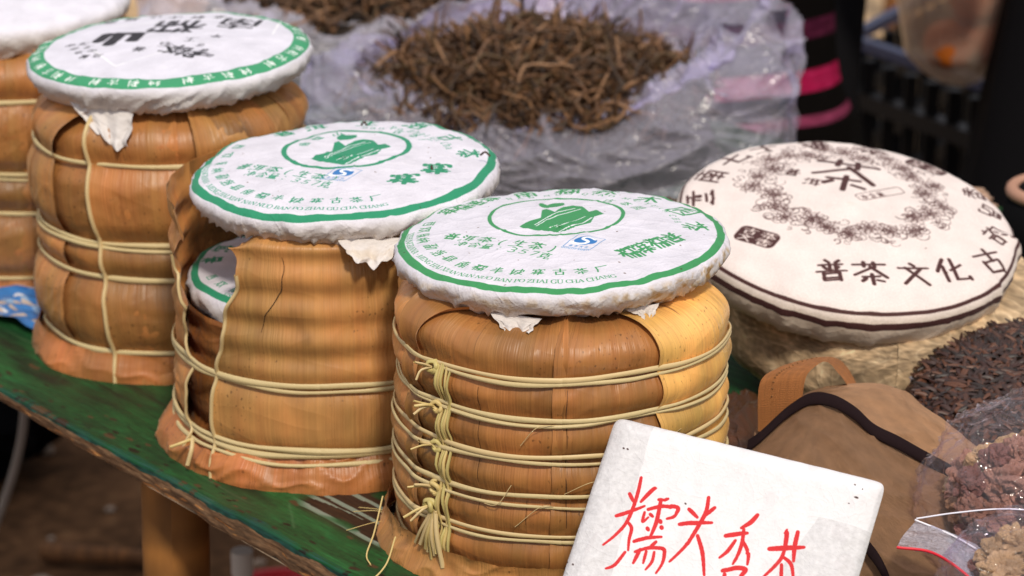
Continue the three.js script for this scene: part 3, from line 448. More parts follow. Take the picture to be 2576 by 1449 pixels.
// the middle bundle: its leaves stand open on the left, so that a cake inside shows
{
  const t = thing('leaf_bundle', 'middle tea bundle with its leaf wrapper standing open over a printed cake inside', 'tea bundle', [-0.149, TABLE, -0.145]);
  const bands = [0.152, 0.129, 0.108, 0.087, 0.0685, 0.022], H = 0.2, wall = (R, s) => { const f = (tt, th = 0) => { const y = tt * 0.172; let r = R; for (const b of bands) r -= 0.004 * (1 + 0.4 * N(Math.cos(th) * 2 + b * 30, Math.sin(th) * 2, s)) * Math.exp(-(((y - b) / 0.008) ** 2)); r *= 1 + 0.012 * N(Math.cos(th) * 1.4 + s, Math.sin(th) * 1.4, y * 10); r += 0.004 * smooth(0.03, 0, y); return [r, y]; }; f.L = 0.172; f.o = { R, H: 0.172 }; f.tAt = (y) => y / 0.172; return f; };
  const outer = wall(0.1015, 3), inner = wall(0.0945, 8);
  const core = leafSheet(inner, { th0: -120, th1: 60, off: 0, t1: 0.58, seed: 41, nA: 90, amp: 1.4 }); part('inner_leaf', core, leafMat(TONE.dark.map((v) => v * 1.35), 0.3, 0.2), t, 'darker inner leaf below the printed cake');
  const back = leafSheet(outer, { th0: 75, th1: 245, off: 0, seed: 43 }); part('leaf', back, leafMat(TONE.brown, 0.55, 0.5), t);
  const left = leafSheet(outer, { th0: -56, th1: -150, off: 0.0012, seed: 45, slant0: -1.5, wave: 5, nA: 70, amp: 1.6, lip: 0.0035 }); part('leaf', left, leafMat(TONE.tan, 0.12, 0.7), t); part('leaf_rib', leafRib(left, 0, 0.0011), twinePale, t);
  // the broad front leaf: its free edge leans and its upper corner curls inward
  const edge = (b) => -41 + 5 * smooth(0.4, 0.62, b) + 8 * smooth(0.62, 0.8, b) - 4 * smooth(0.86, 0.95, b) - 1.2 * Math.sin(b * 9);
  const at = (a, b) => {
    const th = R_(lerp(edge(b), 100, a)), [r0, y0] = outer(b, th); let r = r0 + 0.0024 + 0.003 * Math.exp(-a / 0.03) + 0.0008 * fbm(th * 3, y0 * 14, 5, 2), y = y0;
    const roll = smooth(0.9, 1, b); r -= 0.016 * roll * roll; y -= 0.0035 * roll * roll; y -= 0.012 * smooth(0.08, 0, a) * smooth(0.9, 1, b);
    return [r * Math.sin(th), y, r * Math.cos(th)];
  };
  const fl = sheet(150, 130, at, (a, b) => [R_(lerp(edge(b), 100, a)) * 0.1015 / 0.3, b * 0.58]); fl.userData.at = at;
  part('leaf', fl, leafMat(TONE.pale, 0.45, 0.33, 0.45), t, 'broad pale front leaf with a long split'); part('leaf_rib', leafRib(fl, 0.002, 0.0013), twinePale, t);
  const crack = []; for (let i = 0; i <= 12; i++) { const p = V(...at(lerp(0.14, 0.105, i / 12), lerp(0.9, 0.6, i / 12))); p.x += 0.0003 * Math.sin(i * 4); crack.push(p.multiply(V(1.003, 1, 1.003))); } part('split', tube(crack, (t) => 0.00022 * Math.sin(t * 3.1) + 0.0001, 40, 5), mat(0.02, 0.012, 0.008, 1), t, 'dark split in the front leaf');
  const foot = wall(0.1045, 5), fold = leafSheet(foot, { th0: -140, th1: 120, off: 0.001, t0: 0, t1: 0.13, seed: 52, nA: 150, nT: 26, amp: 3.4 });
  bend(fold, (v) => { const th = Math.atan2(v.x, v.z), k = 1 + (0.006 + 0.05 * Math.max(0, Math.cos(th + 1.3)) ** 6 + 0.03 * Math.max(0, Math.cos(th - 0.12)) ** 14) * smooth(0.026, 0, v.y); v.x *= k; v.z *= k; });
  part('base_fold', fold, leafMat(TONE.red.map((v) => v * 0.95), 0.1, 0.5), t, 'reddish leaf gathered round the foot');
  const ex = (d) => { d = ((d + 540) % 360) - 180; return d > -50 && d < 100 ? 0.003 : d > -150 && d < -56 ? 0.0018 : 0.0006; };
  for (const [y, s, r] of [[0.0705, 3, 0.0016], [0.067, 5, 0.0013], [0.026, 7, 0.0017], [0.0222, 9, 0.0017], [0.0175, 12, 0.0015]]) part('twine', band(outer, y, { r, seed: s, lift: 0.0028, extra: ex, wob: 0.0014 }), twineMat, t);
  const k0 = V(-0.085, 0.021, 0.07); part('twine_end', tube([k0, k0.clone().add(V(0, -0.004, 0.006)), k0.clone().add(V(-0.003, -0.015, 0.008))], 0.0014, 10, 6), twinePale, t); part('twine_end', tube([k0, k0.clone().add(V(-0.006, -0.001, 0.004)), k0.clone().add(V(-0.014, -0.004, 0.004))], 0.0011, 10, 6), strawMat, t);
  part('inner_fill', new THREE.CylinderGeometry(0.084, 0.086, 0.09, 40).translate(0, 0.0455, 0), leafMats[0], t);
}
// ---------------------------------------------------------------- paper-wrapped tea cakes
function cakeGeo({ full = 0, R, th, seed, wr = 1, dome = 0.004, wob = 0.012, foldAt = null, na = 200, ns = 96 }) {
  // profile by arc length: flat top, rounded shoulder, bulging side, gathered underside
  const raw = [[0, 0], [0.5, -0.02], [0.85, -0.06], [0.94, -0.1], [0.985, -0.19], [1.0, -0.34], [0.985, -0.52], [0.945, -0.72], [0.88, -0.9], [0.78, -0.99], [0.6, -1.0], [0.25, -0.97], [0.0, -0.94]].map(([r, y]) => V((y < -0.4 && r > 0.7 ? lerp(r, 1.0 - 0.12 * (-y - 0.4) ** 2, full) : r) * R, y * th + (r < 0.95 && y > -0.3 ? dome * (1 - r * r) : 0), 0));
  const c = new THREE.CatmullRomCurve3(raw, false, 'centripetal'), L = c.getLength(), q = V(), q2 = V();
  const g = sheet(na, ns, (a, b) => {
    const t = Math.pow(b, 0.9), th0 = -a * 6.2832 + Math.PI / 2, cx = Math.cos(th0), cz = Math.sin(th0); c.getPointAt(t, q); c.getPointAt(Math.min(1, t + 0.004), q2); const dx = q2.x - q.x, dy = q2.y - q.y, n = Math.hypot(dx, dy) || 1, nr = -dy / n, ny = dx / n;
    const side = smooth(0.36, 0.46, t) * smooth(1, 0.7, t), low = smooth(0.42, 0.55, t) * smooth(0.95, 0.62, t);
    let r = q.x * (1 + wob * N(cx * 1.6 + seed, cz * 1.6, seed) + 0.004 * N(cx * 5, cz * 5, seed)), y = q.y + (0.0018 * fbm(cx * q.x / R * 2.4 + seed, cz * q.x / R * 2.4, seed, 3) + 0.0005 * ridge(cx * q.x / R * 3 + seed, cz * q.x / R * 3 + 0.8 * N(cx * 2, cz * 2, seed), seed + 5) ** 6) * wr;
    let d = side * wr * (0.0026 * fbm(cx * 5 + seed, cz * 4, y * 60, 4) + 0.0026 * (Math.max(0, ridge(a * 40 + N(a * 9, t * 6, seed) * 3, t * 5, seed)) ** 5 - 0.25) * low);
    if (foldAt) for (const [fa, fw, fh] of foldAt) { let da = Math.abs(a - fa); da = Math.min(da, 1 - da); d += fh * smooth(fw, 0, da) * side; }
    r += nr * d; y += ny * d; return [r * cx, y, -r * cz];
  }, (a, b) => { const th0 = -a * 6.2832 + Math.PI / 2, s = Math.pow(b, 0.9) * L / R / (2 * LS / 2 / LU) * 1.0; return [0.5 + s * Math.cos(th0), 0.5 + s * Math.sin(th0)]; });
  return g;
}
// uv: arc length s (in cake radii) maps to s / 2.8 so that one radius is LU pixels of LS
function cakePaper(tex, bump = 0.0007) { return phys(0.92, 0.92, 0.92, 0.8, { map: tex, bumpMap: paperBump, bumpScale: bump, sheen: 0.15, sheenColor: lin(1, 1, 1), sheenRoughness: 0.8 }); }
function cake(label, pos, rot, opt, tex, kind = 'tea_cake', group) {
  const t = thing(kind, label, 'tea cake', pos, group); t.rotation.set(rot[0], rot[1], rot[2], 'ZXY');
  const m = cakePaper(tex, opt.bump); part('paper_wrapper', cakeGeo(opt), m, t); t.userData.m = undefined; delete t.userData.m;
  return [t, m];
}
function tuck(t, m, pts, name = 'paper_tuck', seed = 1) {      // a loose end of the wrapper: pts are the corners left-top, right-top, right-bottom, left-bottom
  const [a, b, c, d] = pts.map((p) => V(...p));
  const g = sheet(36, 26, (u, v) => { const p = a.clone().lerp(b, u).lerp(d.clone().lerp(c, u), v), w = v * (1 - 0.3 * v); const pl = Math.abs(((u * 2.6 + 0.35 * v + seed) % 1) - 0.5) * 2; p.z += 0.009 * w * (pl - 0.35) + 0.003 * fbm(u * 3, v * 3, seed, 3); p.y += 0.005 * v * N(u * 2.6, seed, 2) - 0.004 * v * (1 - Math.abs(u - 0.55) * 2) + 0.0012 * v * N(u * 9, seed, 4); p.x += 0.004 * v * N(v * 3, u * 2, seed + 8); return p.toArray(); }, (u, v) => [0.92 + 0.06 * u, 0.2 + 0.05 * v]);
  part(name, g, m, t);
}
const frontTex = greenLabel('front'), midTex = greenLabel('middle');
{
  const [t, m] = cake('round paper-wrapped tea cake with green ring and stump emblem on the front bundle', [0, TABLE + 0.1862, 0], [-0.012, 0, 0.038], { R: 0.1005, th: 0.0235, seed: 3, wr: 1.25, bump: 0.0011 }, frontTex);
  tuck(t, m, [[-0.042, -0.019, 0.082], [-0.012, -0.0205, 0.092], [-0.02, -0.028, 0.097], [-0.034, -0.027, 0.094]], 'paper_tuck', 2);
  tuck(t, m, [[0.036, -0.0215, 0.079], [0.056, -0.0205, 0.072], [0.05, -0.026, 0.083], [0.047, -0.0255, 0.083]], 'paper_tuck', 5);
}
{
  const [t, m] = cake('paper-wrapped tea cake with green ring and stump emblem on the open middle bundle', [-0.1365, TABLE + 0.1862, -0.138], [0.018, 0, 0.04], { R: 0.1005, th: 0.0255, seed: 9, wr: 1.3, wob: 0.03, bump: 0.001 }, midTex);
  tuck(t, m, [[0.0, -0.018, 0.094], [0.042, -0.019, 0.09], [0.03, -0.03, 0.104], [0.008, -0.024, 0.107]], 'paper_tuck', 4);
  tuck(t, m, [[0.036, -0.02, 0.088], [0.062, -0.02, 0.076], [0.056, -0.028, 0.09], [0.044, -0.028, 0.096]], 'paper_tuck', 7);
  const stem = (x, z, a, l) => part('stalk', tube([V(x, 0.0045, z), V(x + l * Math.cos(a) * 0.5, 0.007, z + l * Math.sin(a) * 0.5), V(x + l * Math.cos(a), 0.0045, z + l * Math.sin(a))], 0.0007, 8, 5), mat(0.06, 0.03, 0.02, 0.7), t);
  stem(0.088, 0.006, 0.5, 0.007); stem(0.008, -0.066, 0.2, 0.004); stem(0.057, 0.03, 1.2, 0.002);
}
cake('printed tea cake with a green ring half hidden inside the open middle bundle', [-0.149, TABLE + 0.116, -0.145], [0, 0.9, 0], { R: 0.0925, th: 0.027, seed: 21 }, midTex);
{
  const [t, m] = cake('tea cake with black calligraphy and a green band of white characters on the left bundle', [-0.2685, TABLE + 0.2155, -0.323], [0.0, 0, 0.046], { R: 0.1, th: 0.026, seed: 27, wr: 1.1, wob: 0.006 }, blackLabel());
  tuck(t, m, [[-0.062, -0.019, 0.068], [-0.016, -0.022, 0.09], [-0.02, -0.044, 0.1], [-0.042, -0.037, 0.09]], 'paper_tuck', 3);
}
cake('plain white tea cake on the bundle at the left edge', [-0.418, TABLE + 0.209, -0.5], [0.03, 0, 0.02], { R: 0.099, th: 0.03, seed: 33, wr: 0.9 }, plainLabel(17));
{
  const [t] = cake('off-white tea cake with dark red-brown characters and flower wreath, tilted on a grey bundle', [0.2015, TABLE + 0.1155, -0.24], [0.2, 0, -0.085], { R: 0.118, th: 0.034, full: 0.75, seed: 40, wr: 0.55, wob: 0.004, dome: 0.011, bump: 0.0006, foldAt: [[0.345, 0.008, 0.0026], [0.262, 0.012, 0.003], [0.49, 0.012, 0.0015], [0.53, 0.012, 0.0018], [0.57, 0.01, 0.0014]] }, brownLabel());
}
{
  // the grey-brown tissue bundle that the printed cake leans on
  const t = thing('paper_bundle', 'thick round bundle in grey-brown tissue paper under the flower-wreath cake', 'tea bundle', [0.224, TABLE + 0.009, -0.254]); t.rotation.set(0.13, 0, -0.03);
  const m = phys(0.8, 0.76, 0.72, 0.8, { specularIntensity: 0.5, map: moved(greyPaper, 0, 0, 2, 1), bumpMap: moved(crumple, 0, 0, 3, 1), bumpScale: 0.0015, transmission: 0.0 });
  const g = sheet(160, 60, (a, b) => { const th = a * 6.2832, s = b * Math.PI; let r = 0.112 * Math.pow(Math.sin(Math.max(0.02, s * 0.98)), 0.3), y = 0.0385 - 0.0385 * Math.sign(Math.cos(s)) * Math.pow(Math.abs(Math.cos(s)), 0.8); if (b > 0.7) r = Math.min(r, 0.112 * (1 - (b - 0.7) / 0.3) + 0.0005); const d = 0.0028 * fbm(Math.cos(th) * 4, Math.sin(th) * 4, y * 40, 4) + 0.0015 * ridge(a * 30 + N(a * 5, b * 5) * 2, b * 5, 3); r += d; return [r * Math.sin(th), Math.max(0.0005, y + (b > 0.5 ? d : 0)), r * Math.cos(th)]; }, (a, b) => [a, b]);
  part('tissue_wrapper', g, m, t);
}
// ---------------------------------------------------------------- loose tea and thin plastic bags
const strandMats = [[0.1, 0.045, 0.016], [0.07, 0.034, 0.014], [0.15, 0.07, 0.03], [0.045, 0.024, 0.012], [0.27, 0.14, 0.065], [0.09, 0.05, 0.018]].map((c) => phys(c[0], c[1], c[2], 0.55, { bumpMap: moved(leafBump, 0, 0, 0.2, 1), bumpScale: 0.0004 }));
function strandGeo(r, len, w) {                                // one rolled, twisted leaf
  const pts = [], k = (r() - 0.5) * 5.2, k2 = (r() - 0.5) * 2; for (let i = 0; i <= 6; i++) { const t = i / 6 - 0.5; pts.push(V(t * len, k * len * 0.5 * (t * t - 0.1) + 0.06 * len * Math.sin(t * 9 + k2 * 3), 0.16 * len * Math.sin(t * 5 * k2 + k))); }
  const g = tube(pts, (t) => w * (0.55 + 0.5 * Math.sin(t * Math.PI) + 0.22 * Math.sin(t * 23 + k * 5)), 12, 5);
  return g;
}
const strandKinds = (() => { const r = rng(42), l = []; for (let i = 0; i < 16; i++) l.push(strandGeo(r, 0.024 + r() * 0.034, 0.00085 + r() * 0.0008)); return l; })();
function teaHeap(label, centre, rx, rz, hTop, hEdge, n, seed, front) {
  const t = thing('loose_tea', label, 'loose tea', centre), r = rng(seed), H = (x, z) => { const q = Math.min(1, Math.hypot(x / rx, z / rz)); return lerp(hTop, hEdge, Math.pow(q, 1.7)) + 0.008 * N(x * 26, z * 26, seed) + 0.005 * N(x * 60, z * 60, seed); };
  const dark = mat(0.016, 0.009, 0.005, 0.95);
  part('packed_tea', sheet(64, 24, (a, b) => { const th = a * 6.2832, q = b < 0.8 ? b / 0.8 : 1 + (b - 0.8) * 0.9, x = rx * q * Math.cos(th), z = rz * q * Math.sin(th); return [x, H(x, z) - 0.004 - 0.056 * smooth(1, 1.16, q), z]; }, null, true), dark, t);
  const rest = [], kept = [];
  for (let i = 0; i < n; i++) {
    const a = r() * 6.2832, q = Math.sqrt(r()) * 1.02, x = rx * q * Math.cos(a), z = rz * q * Math.sin(a), up = r();
    const m = new THREE.Matrix4().compose(V(x, H(x, z) - 0.004 + 0.016 * up * up, z), new THREE.Quaternion().setFromEuler(new THREE.Euler((r() - 0.5) * 2.2, r() * 6.3, (r() - 0.5) * (r() < 0.12 ? 2.6 : 1.1))), V(1, 1, 1).multiplyScalar(0.75 + r() * 0.6));
    const k = Math.floor(r() * 16), c = Math.floor(Math.pow(r(), 1.2) * 6);
    kept.push([up + (z > -0.02 ? 0.6 : 0), m, k, c]);
  }
  kept.sort((p, q) => q[0] - p[0]);
  kept.forEach(([, m, k, c], i) => {
    if (i < 300) { const s = part('tea_strand', strandKinds[k], strandMats[c], t); s.applyMatrix4(m); }
    else { const g = plain(strandKinds[k].clone().applyMatrix4(m)), col = strandMats[c].color, a = new Float32Array(g.attributes.position.count * 3); for (let j = 0; j < a.length; j += 3) { a[j] = col.r; a[j + 1] = col.g; a[j + 2] = col.b; } g.setAttribute('color', new THREE.BufferAttribute(a, 3)); rest.push(g); }
  });
  const s = part('tea_strands', mergeGeometries(rest), new THREE.MeshPhysicalMaterial({ color: lin(1, 1, 1), vertexColors: true, roughness: 0.6, side: THREE.DoubleSide }), t); s.userData.kind = 'stuff';
  return t;
}
const film = (c, through, rough, extra = {}) => new THREE.MeshPhysicalMaterial({ color: lin(...c), roughness: rough, transmission: through, thickness: 0, ior: 1.5, side: THREE.DoubleSide, bumpMap: moved(crumple, 0.1, 0.3, 2.2, 1), bumpScale: 0.0026, ...extra });
// an open bag slumped round its heap: crater profile from under the heap, up to the rim, and down to the table
function openBag(label, centre, rim, material, seed, group) {
  // rim(th) -> { r0, h0 (edge of the heap), rr, hr (rim), rt (foot), flop } with th 0 to the right, 90 degrees away from the camera
  const t = thing('plastic_bag', label, 'plastic bag', centre, group);
  const at = (a, b) => {
    const th = a * 6.2832, e = rim(th), c = Math.cos(th), s = Math.sin(th); let r, h, out;
    if (b < 0.42) { const q = b / 0.42, k = Math.pow(q, 0.75); r = lerp(e.r0, e.rr, q); h = lerp(e.h0, e.hr, k); out = [-0.6, 0.8]; }
    else { const q = (b - 0.42) / 0.58, ar = Math.sin(Math.min(1, q * 3.2) * Math.PI / 2); r = lerp(e.rr, e.rt, 0.75 * q + 0.25 * ar) + 0.012 * Math.sin(q * Math.PI) * e.flop; h = lerp(e.hr, 0.002, Math.pow(q, 1.15)); out = [0.8, 0.6]; }
    const fold = ridge(a * 12 + 1.2 * N(a * 7, b * 3, seed), b * 2.2 + a * 4, seed), fine = ridge(a * 44 + N(b * 6, a * 9, seed) * 2.5, b * 5, seed + 4), amp = smooth(0, 0.12, b) * smooth(1, 0.8, b);
    const d = amp * (0.019 * (Math.max(0, fold) ** 3 - 0.25) + 0.005 * (Math.max(0, fine) ** 3 - 0.3) + 0.016 * fbm(c * 3 + seed, s * 3, b * 3, 3));
    r += out[0] * d; h += out[1] * d + 0.004 * Math.sin(a * 60 + 4 * N(a * 11, 1, seed)) * Math.exp(-(((b - 0.42) / 0.05) ** 2));
    return [r * c, Math.max(0.0015, h), -r * s * 0.86];
  };
  part('film', sheet(340, 110, at, (a, b) => [a * 3, b], true), material, t);
  return t;
}
teaHeap('heap of dark twisted loose tea leaves in the nearer open plastic bag', [-0.01, TABLE, -0.758], 0.141, 0.12, 0.099, 0.058, 3000, 7);
const deg = (th) => ((th * 180 / Math.PI) + 360) % 360, bump1 = (x, c, w) => { let d = Math.abs(x - c); d = Math.min(d, 360 - d); return Math.exp(-((d / w) ** 2)); };
openBag('large translucent lavender plastic bag folded open round the nearer heap of loose tea', [-0.003, TABLE, -0.758], (th) => {
  const d = deg(th), right = bump1(d, 8, 38), br = bump1(d, 52, 34), back = bump1(d, 115, 40), left = bump1(d, 188, 26), front = bump1(d, 275, 60), fr = bump1(d, 325, 30);
  return { r0: 0.122, h0: 0.055, rr: 0.145 + 0.044 * right + 0.028 * br + 0.03 * left + 0.012 * back - 0.008 * front, hr: 0.062 + 0.058 * right + 0.06 * br + 0.036 * back + 0.026 * left - 0.002 * front + 0.02 * fr, rt: 0.186 + 0.02 * right + 0.02 * br + 0.03 * left + 0.012 * front + 0.03 * fr, flop: 1 };
}, film([0.89, 0.85, 1.0], 0.81, 0.2, { bumpScale: 0.005 }), 3);
teaHeap('heap of dark loose tea in the bag behind, at the top edge of the picture', [-0.165, TABLE, -1.06], 0.15, 0.13, 0.1, 0.062, 1100, 23);
openBag('translucent lavender plastic bag open round the farther heap of loose tea', [-0.165, TABLE, -1.06], (th) => { const d = deg(th), right = bump1(d, 5, 40), left = bump1(d, 185, 40), front = bump1(d, 270, 60); return { r0: 0.128, h0: 0.05, rr: 0.16 + 0.03 * right + 0.02 * left, hr: 0.074 + 0.075 * right + 0.01 * left - 0.014 * front, rt: 0.19 + 0.03 * right + 0.03 * left, flop: 1.4 }; }, film([0.92, 0.89, 0.99], 0.76, 0.25, { bumpScale: 0.004 }), 12);
// ---------------------------------------------------------------- the other goods on the table
{ // paper-wrapped square brick with red brush writing
  const t = thing('paper_packet', 'white paper-wrapped square tea brick with red brush characters, leaning in front', 'tea brick', [0, 0, 0]);
  const L = 0.158, a = V(0.936, -0.113, 0.332).normalize(), n = V(-0.157, 0.708, 0.684).normalize(), up = n.clone().cross(a).normalize();
  const mid = V(0.029, TABLE + 0.118, 0.1345).addScaledVector(a, L / 2).addScaledVector(up, -L / 2 + 0.009).addScaledVector(a, -0.003).addScaledVector(n, -0.011);
  const c = newCanvas(1024), ctx = c.getContext('2d'), id = ctx.createImageData(1024, 1024);
  for (let y = 0; y < 1024; y++) for (let x = 0; x < 1024; x++) {
    const fold = x < 150 + 0.05 * y || x > 800 - 0.35 * (y - 300) && y > 200 ? 1 : 0, k = 1 + 0.03 * fbm(x * 0.02, y * 0.02, 3, 4) + fold * (0.1 * fbm(x * 0.05, y * 0.05, 8, 4) - 0.06) + 0.018 * N(x * 0.4, y * 0.4, 5); id.data.set([231 * k, 229 * k, 231 * k, 255], (y * 1024 + x) * 4);
  }
  ctx.putImageData(id, 0, 0); paperFibres(ctx, 1024, 700, 4, (q) => (q < 0.5 ? 'rgba(255,255,255,0.25)' : 'rgba(150,140,140,0.10)'));
  // the writing, traced on the packet's own face
  const e1 = [660, 155], e2 = [-221, 615], det = e1[0] * e2[1] - e1[1] * e2[0];
  const uvOf = (x, y) => { const dx = x - 1545, dy = y - 1060; return [(dx * e2[1] - dy * e2[0]) / det * 1024, (e1[0] * dy - e1[1] * dx) / det * 1024]; };
  const A = ([X, Y]) => uvOf((1060 + 0.4969 * X) * 0.8944, (900 + 0.4969 * Y) * 0.8944), B = ([X, Y]) => uvOf((2000 + 0.4555 * X) * 0.8944, (960 + 0.4555 * Y) * 0.8944);
  ctx.lineCap = ctx.lineJoin = 'round'; ctx.strokeStyle = '#d5262b';
  const stroke = (f, w, ...p) => { const q = p.map(f), k = q.length; for (let i = 0; i + 1 < k; i++) for (let s = 0; s < 14; s++) { const t0 = s / 14, t1 = (s + 1) / 14, cr = (o, tt) => { const p0 = q[Math.max(0, i - 1)][o], p1 = q[i][o], p2 = q[i + 1][o], p3 = q[Math.min(k - 1, i + 2)][o]; return 0.5 * (2 * p1 + (p2 - p0) * tt + (2 * p0 - 5 * p1 + 4 * p2 - p3) * tt * tt + (3 * p1 - p0 - 3 * p2 + p3) * tt ** 3); }; const g = (i + t0) / (k - 1); ctx.lineWidth = w * (0.75 + 0.5 * Math.sin(g * 2.6 + 0.6)) * (1 + 0.08 * Math.sin(s * 2.1 + i)); ctx.beginPath(); ctx.moveTo(cr(0, t0), cr(1, t0)); ctx.lineTo(cr(0, t1), cr(1, t1)); ctx.stroke(); } };
  stroke(A, 11, [1485, 932], [1466, 1010], [1432, 1105], [1395, 1180], [1330, 1250], [1268, 1297]); stroke(A, 11, [1418, 1018], [1440, 1062]); stroke(A, 12, [1560, 985], [1520, 1022], [1480, 1062]); stroke(A, 12, [1342, 1140], [1400, 1122], [1500, 1085]); stroke(A, 10, [1402, 1170], [1426, 1205], [1412, 1265], [1405, 1325]); stroke(A, 10, [1388, 1335], [1330, 1402], [1280, 1422]);
  stroke(A, 11, [1580, 1050], [1632, 1045]); stroke(A, 9, [1500, 1118], [1488, 1168], [1520, 1145]); stroke(A, 12, [1520, 1103], [1600, 1085], [1684, 1092], [1660, 1138], [1622, 1152]); stroke(A, 12, [1592, 1050], [1570, 1150], [1550, 1205], [1528, 1252]); stroke(A, 10, [1530, 1128], [1545, 1142]); stroke(A, 12, [1584, 1163], [1588, 1172]); stroke(A, 12, [1590, 1195], [1594, 1204]); stroke(A, 11, [1512, 1203], [1520, 1216]);
  stroke(A, 12, [1438, 1276], [1505, 1258], [1590, 1250]); stroke(A, 10, [1560, 1276], [1520, 1312]); stroke(A, 11, [1472, 1318], [1432, 1392]); stroke(A, 11, [1444, 1332], [1520, 1310], [1596, 1312], [1602, 1345], [1588, 1392], [1555, 1440]); stroke(A, 9, [1505, 1328], [1486, 1390]); stroke(A, 9, [1548, 1330], [1534, 1380], [1498, 1424]);
  stroke(A, 12, [1745, 1098], [1790, 1142]); stroke(A, 12, [1888, 1090], [1830, 1134]); stroke(A, 13, [1690, 1178], [1780, 1172], [1870, 1170]); stroke(A, 12, [1856, 1034], [1838, 1115], [1790, 1195], [1720, 1295], [1630, 1378]); stroke(A, 12, [1788, 1238], [1812, 1330], [1818, 1449]);
  stroke(B, 13, [250, 1094], [205, 1140], [150, 1172]); stroke(B, 14, [55, 1220], [120, 1208], [185, 1200]); stroke(B, 11, [165, 1180], [150, 1262], [122, 1335], [92, 1382]); stroke(B, 11, [112, 1245], [62, 1310], [14, 1347]); stroke(B, 11, [158, 1250], [186, 1318], [178, 1382]); stroke(B, 14, [30, 1422], [110, 1405], [165, 1412], [140, 1449], [120, 1480]); stroke(B, 12, [42, 1440], [30, 1500]); stroke(B, 12, [50, 1510], [120, 1500]);
  stroke(B, 15, [312, 1292], [410, 1285], [518, 1280]); stroke(B, 13, [425, 1183], [412, 1250], [402, 1295]); stroke(B, 13, [486, 1192], [462, 1280], [452, 1360]); stroke(B, 11, [400, 1300], [366, 1362], [262, 1460]); stroke(B, 11, [398, 1340], [438, 1382], [446, 1470]); stroke(B, 11, [380, 1380], [372, 1480], [366, 1540]); stroke(B, 11, [320, 1470], [430, 1462]);
  for (let i = 0; i < 40; i++) { const q = Math.sin(i * 91.7) * 0.5 + 0.5, w = Math.sin(i * 47.3 + 1) * 0.5 + 0.5; ctx.fillStyle = 'rgba(120,105,95,0.035)'; ctx.beginPath(); ctx.ellipse(q * 1024, w * 1024, 20 + 60 * w, 8 + 30 * q, i, 0, 6.3); ctx.fill(); } ctx.fillStyle = '#4a3430'; for (const [x, y, s] of [[848, 985, 7], [838, 908, 4], [798, 1022, 3], [890, 930, 3]]) { const q = B([x, y]); ctx.beginPath(); ctx.ellipse(q[0], q[1], s, s * 0.7, 0.5, 0, 6.3); ctx.fill(); } for (const [x, y] of [[1390, 772], [1412, 776], [1095, 1395], [1058, 1370], [1727, 1068]]) { const q = A([x, y]); ctx.beginPath(); ctx.ellipse(q[0], q[1], 5, 3.4, 0.5, 0, 6.3); ctx.fill(); }
  const face = (u, v) => { const q = (x) => Math.pow(clamp(Math.min(x, 1 - x) / 0.07, 0, 1), 0.5); const e = Math.min(q(u), q(v)); return e; };
  const put2 = (u, v, h) => mid.clone().addScaledVector(a, (u - 0.5) * L).addScaledVector(up, (v - 0.5) * L).addScaledVector(n, h).toArray();
  const rc = (u, v) => { let x = (u - 0.5) * 2, y = (v - 0.5) * 2; const p = 36, m = Math.max(Math.abs(x), Math.abs(y)), k = m < 1e-6 ? 1 : m / Math.pow(Math.abs(x) ** p + Math.abs(y) ** p, 1 / p); return [x * k / 2 + 0.5, y * k / 2 + 0.5]; };
  const skin = (s) => (i, j) => { const [u, v] = rc(i, j), e = face(i, j); return put2(u, v, s * (0.0005 + 0.0068 * e) + (s > 0 ? 0.0012 * fbm(i * 5, j * 5, 3, 4) + 0.0006 * ridge(i * 14 + N(i * 5, j * 4) * 2, j * 3, 4) : 0) * e + 0.001 * N(i * 12, j * 12, 3) * (1 - e)); };
  const paper = phys(0.97, 0.97, 0.97, 0.75, { map: canvasTex(c), bumpMap: paperBump, bumpScale: 0.0006 });
  part('paper_face', sheet(120, 120, skin(1), (u, v) => [u, v]), paper, t); part('paper_back', sheet(40, 40, skin(-1)), mat(0.86, 0.84, 0.8, 0.8), t);
}
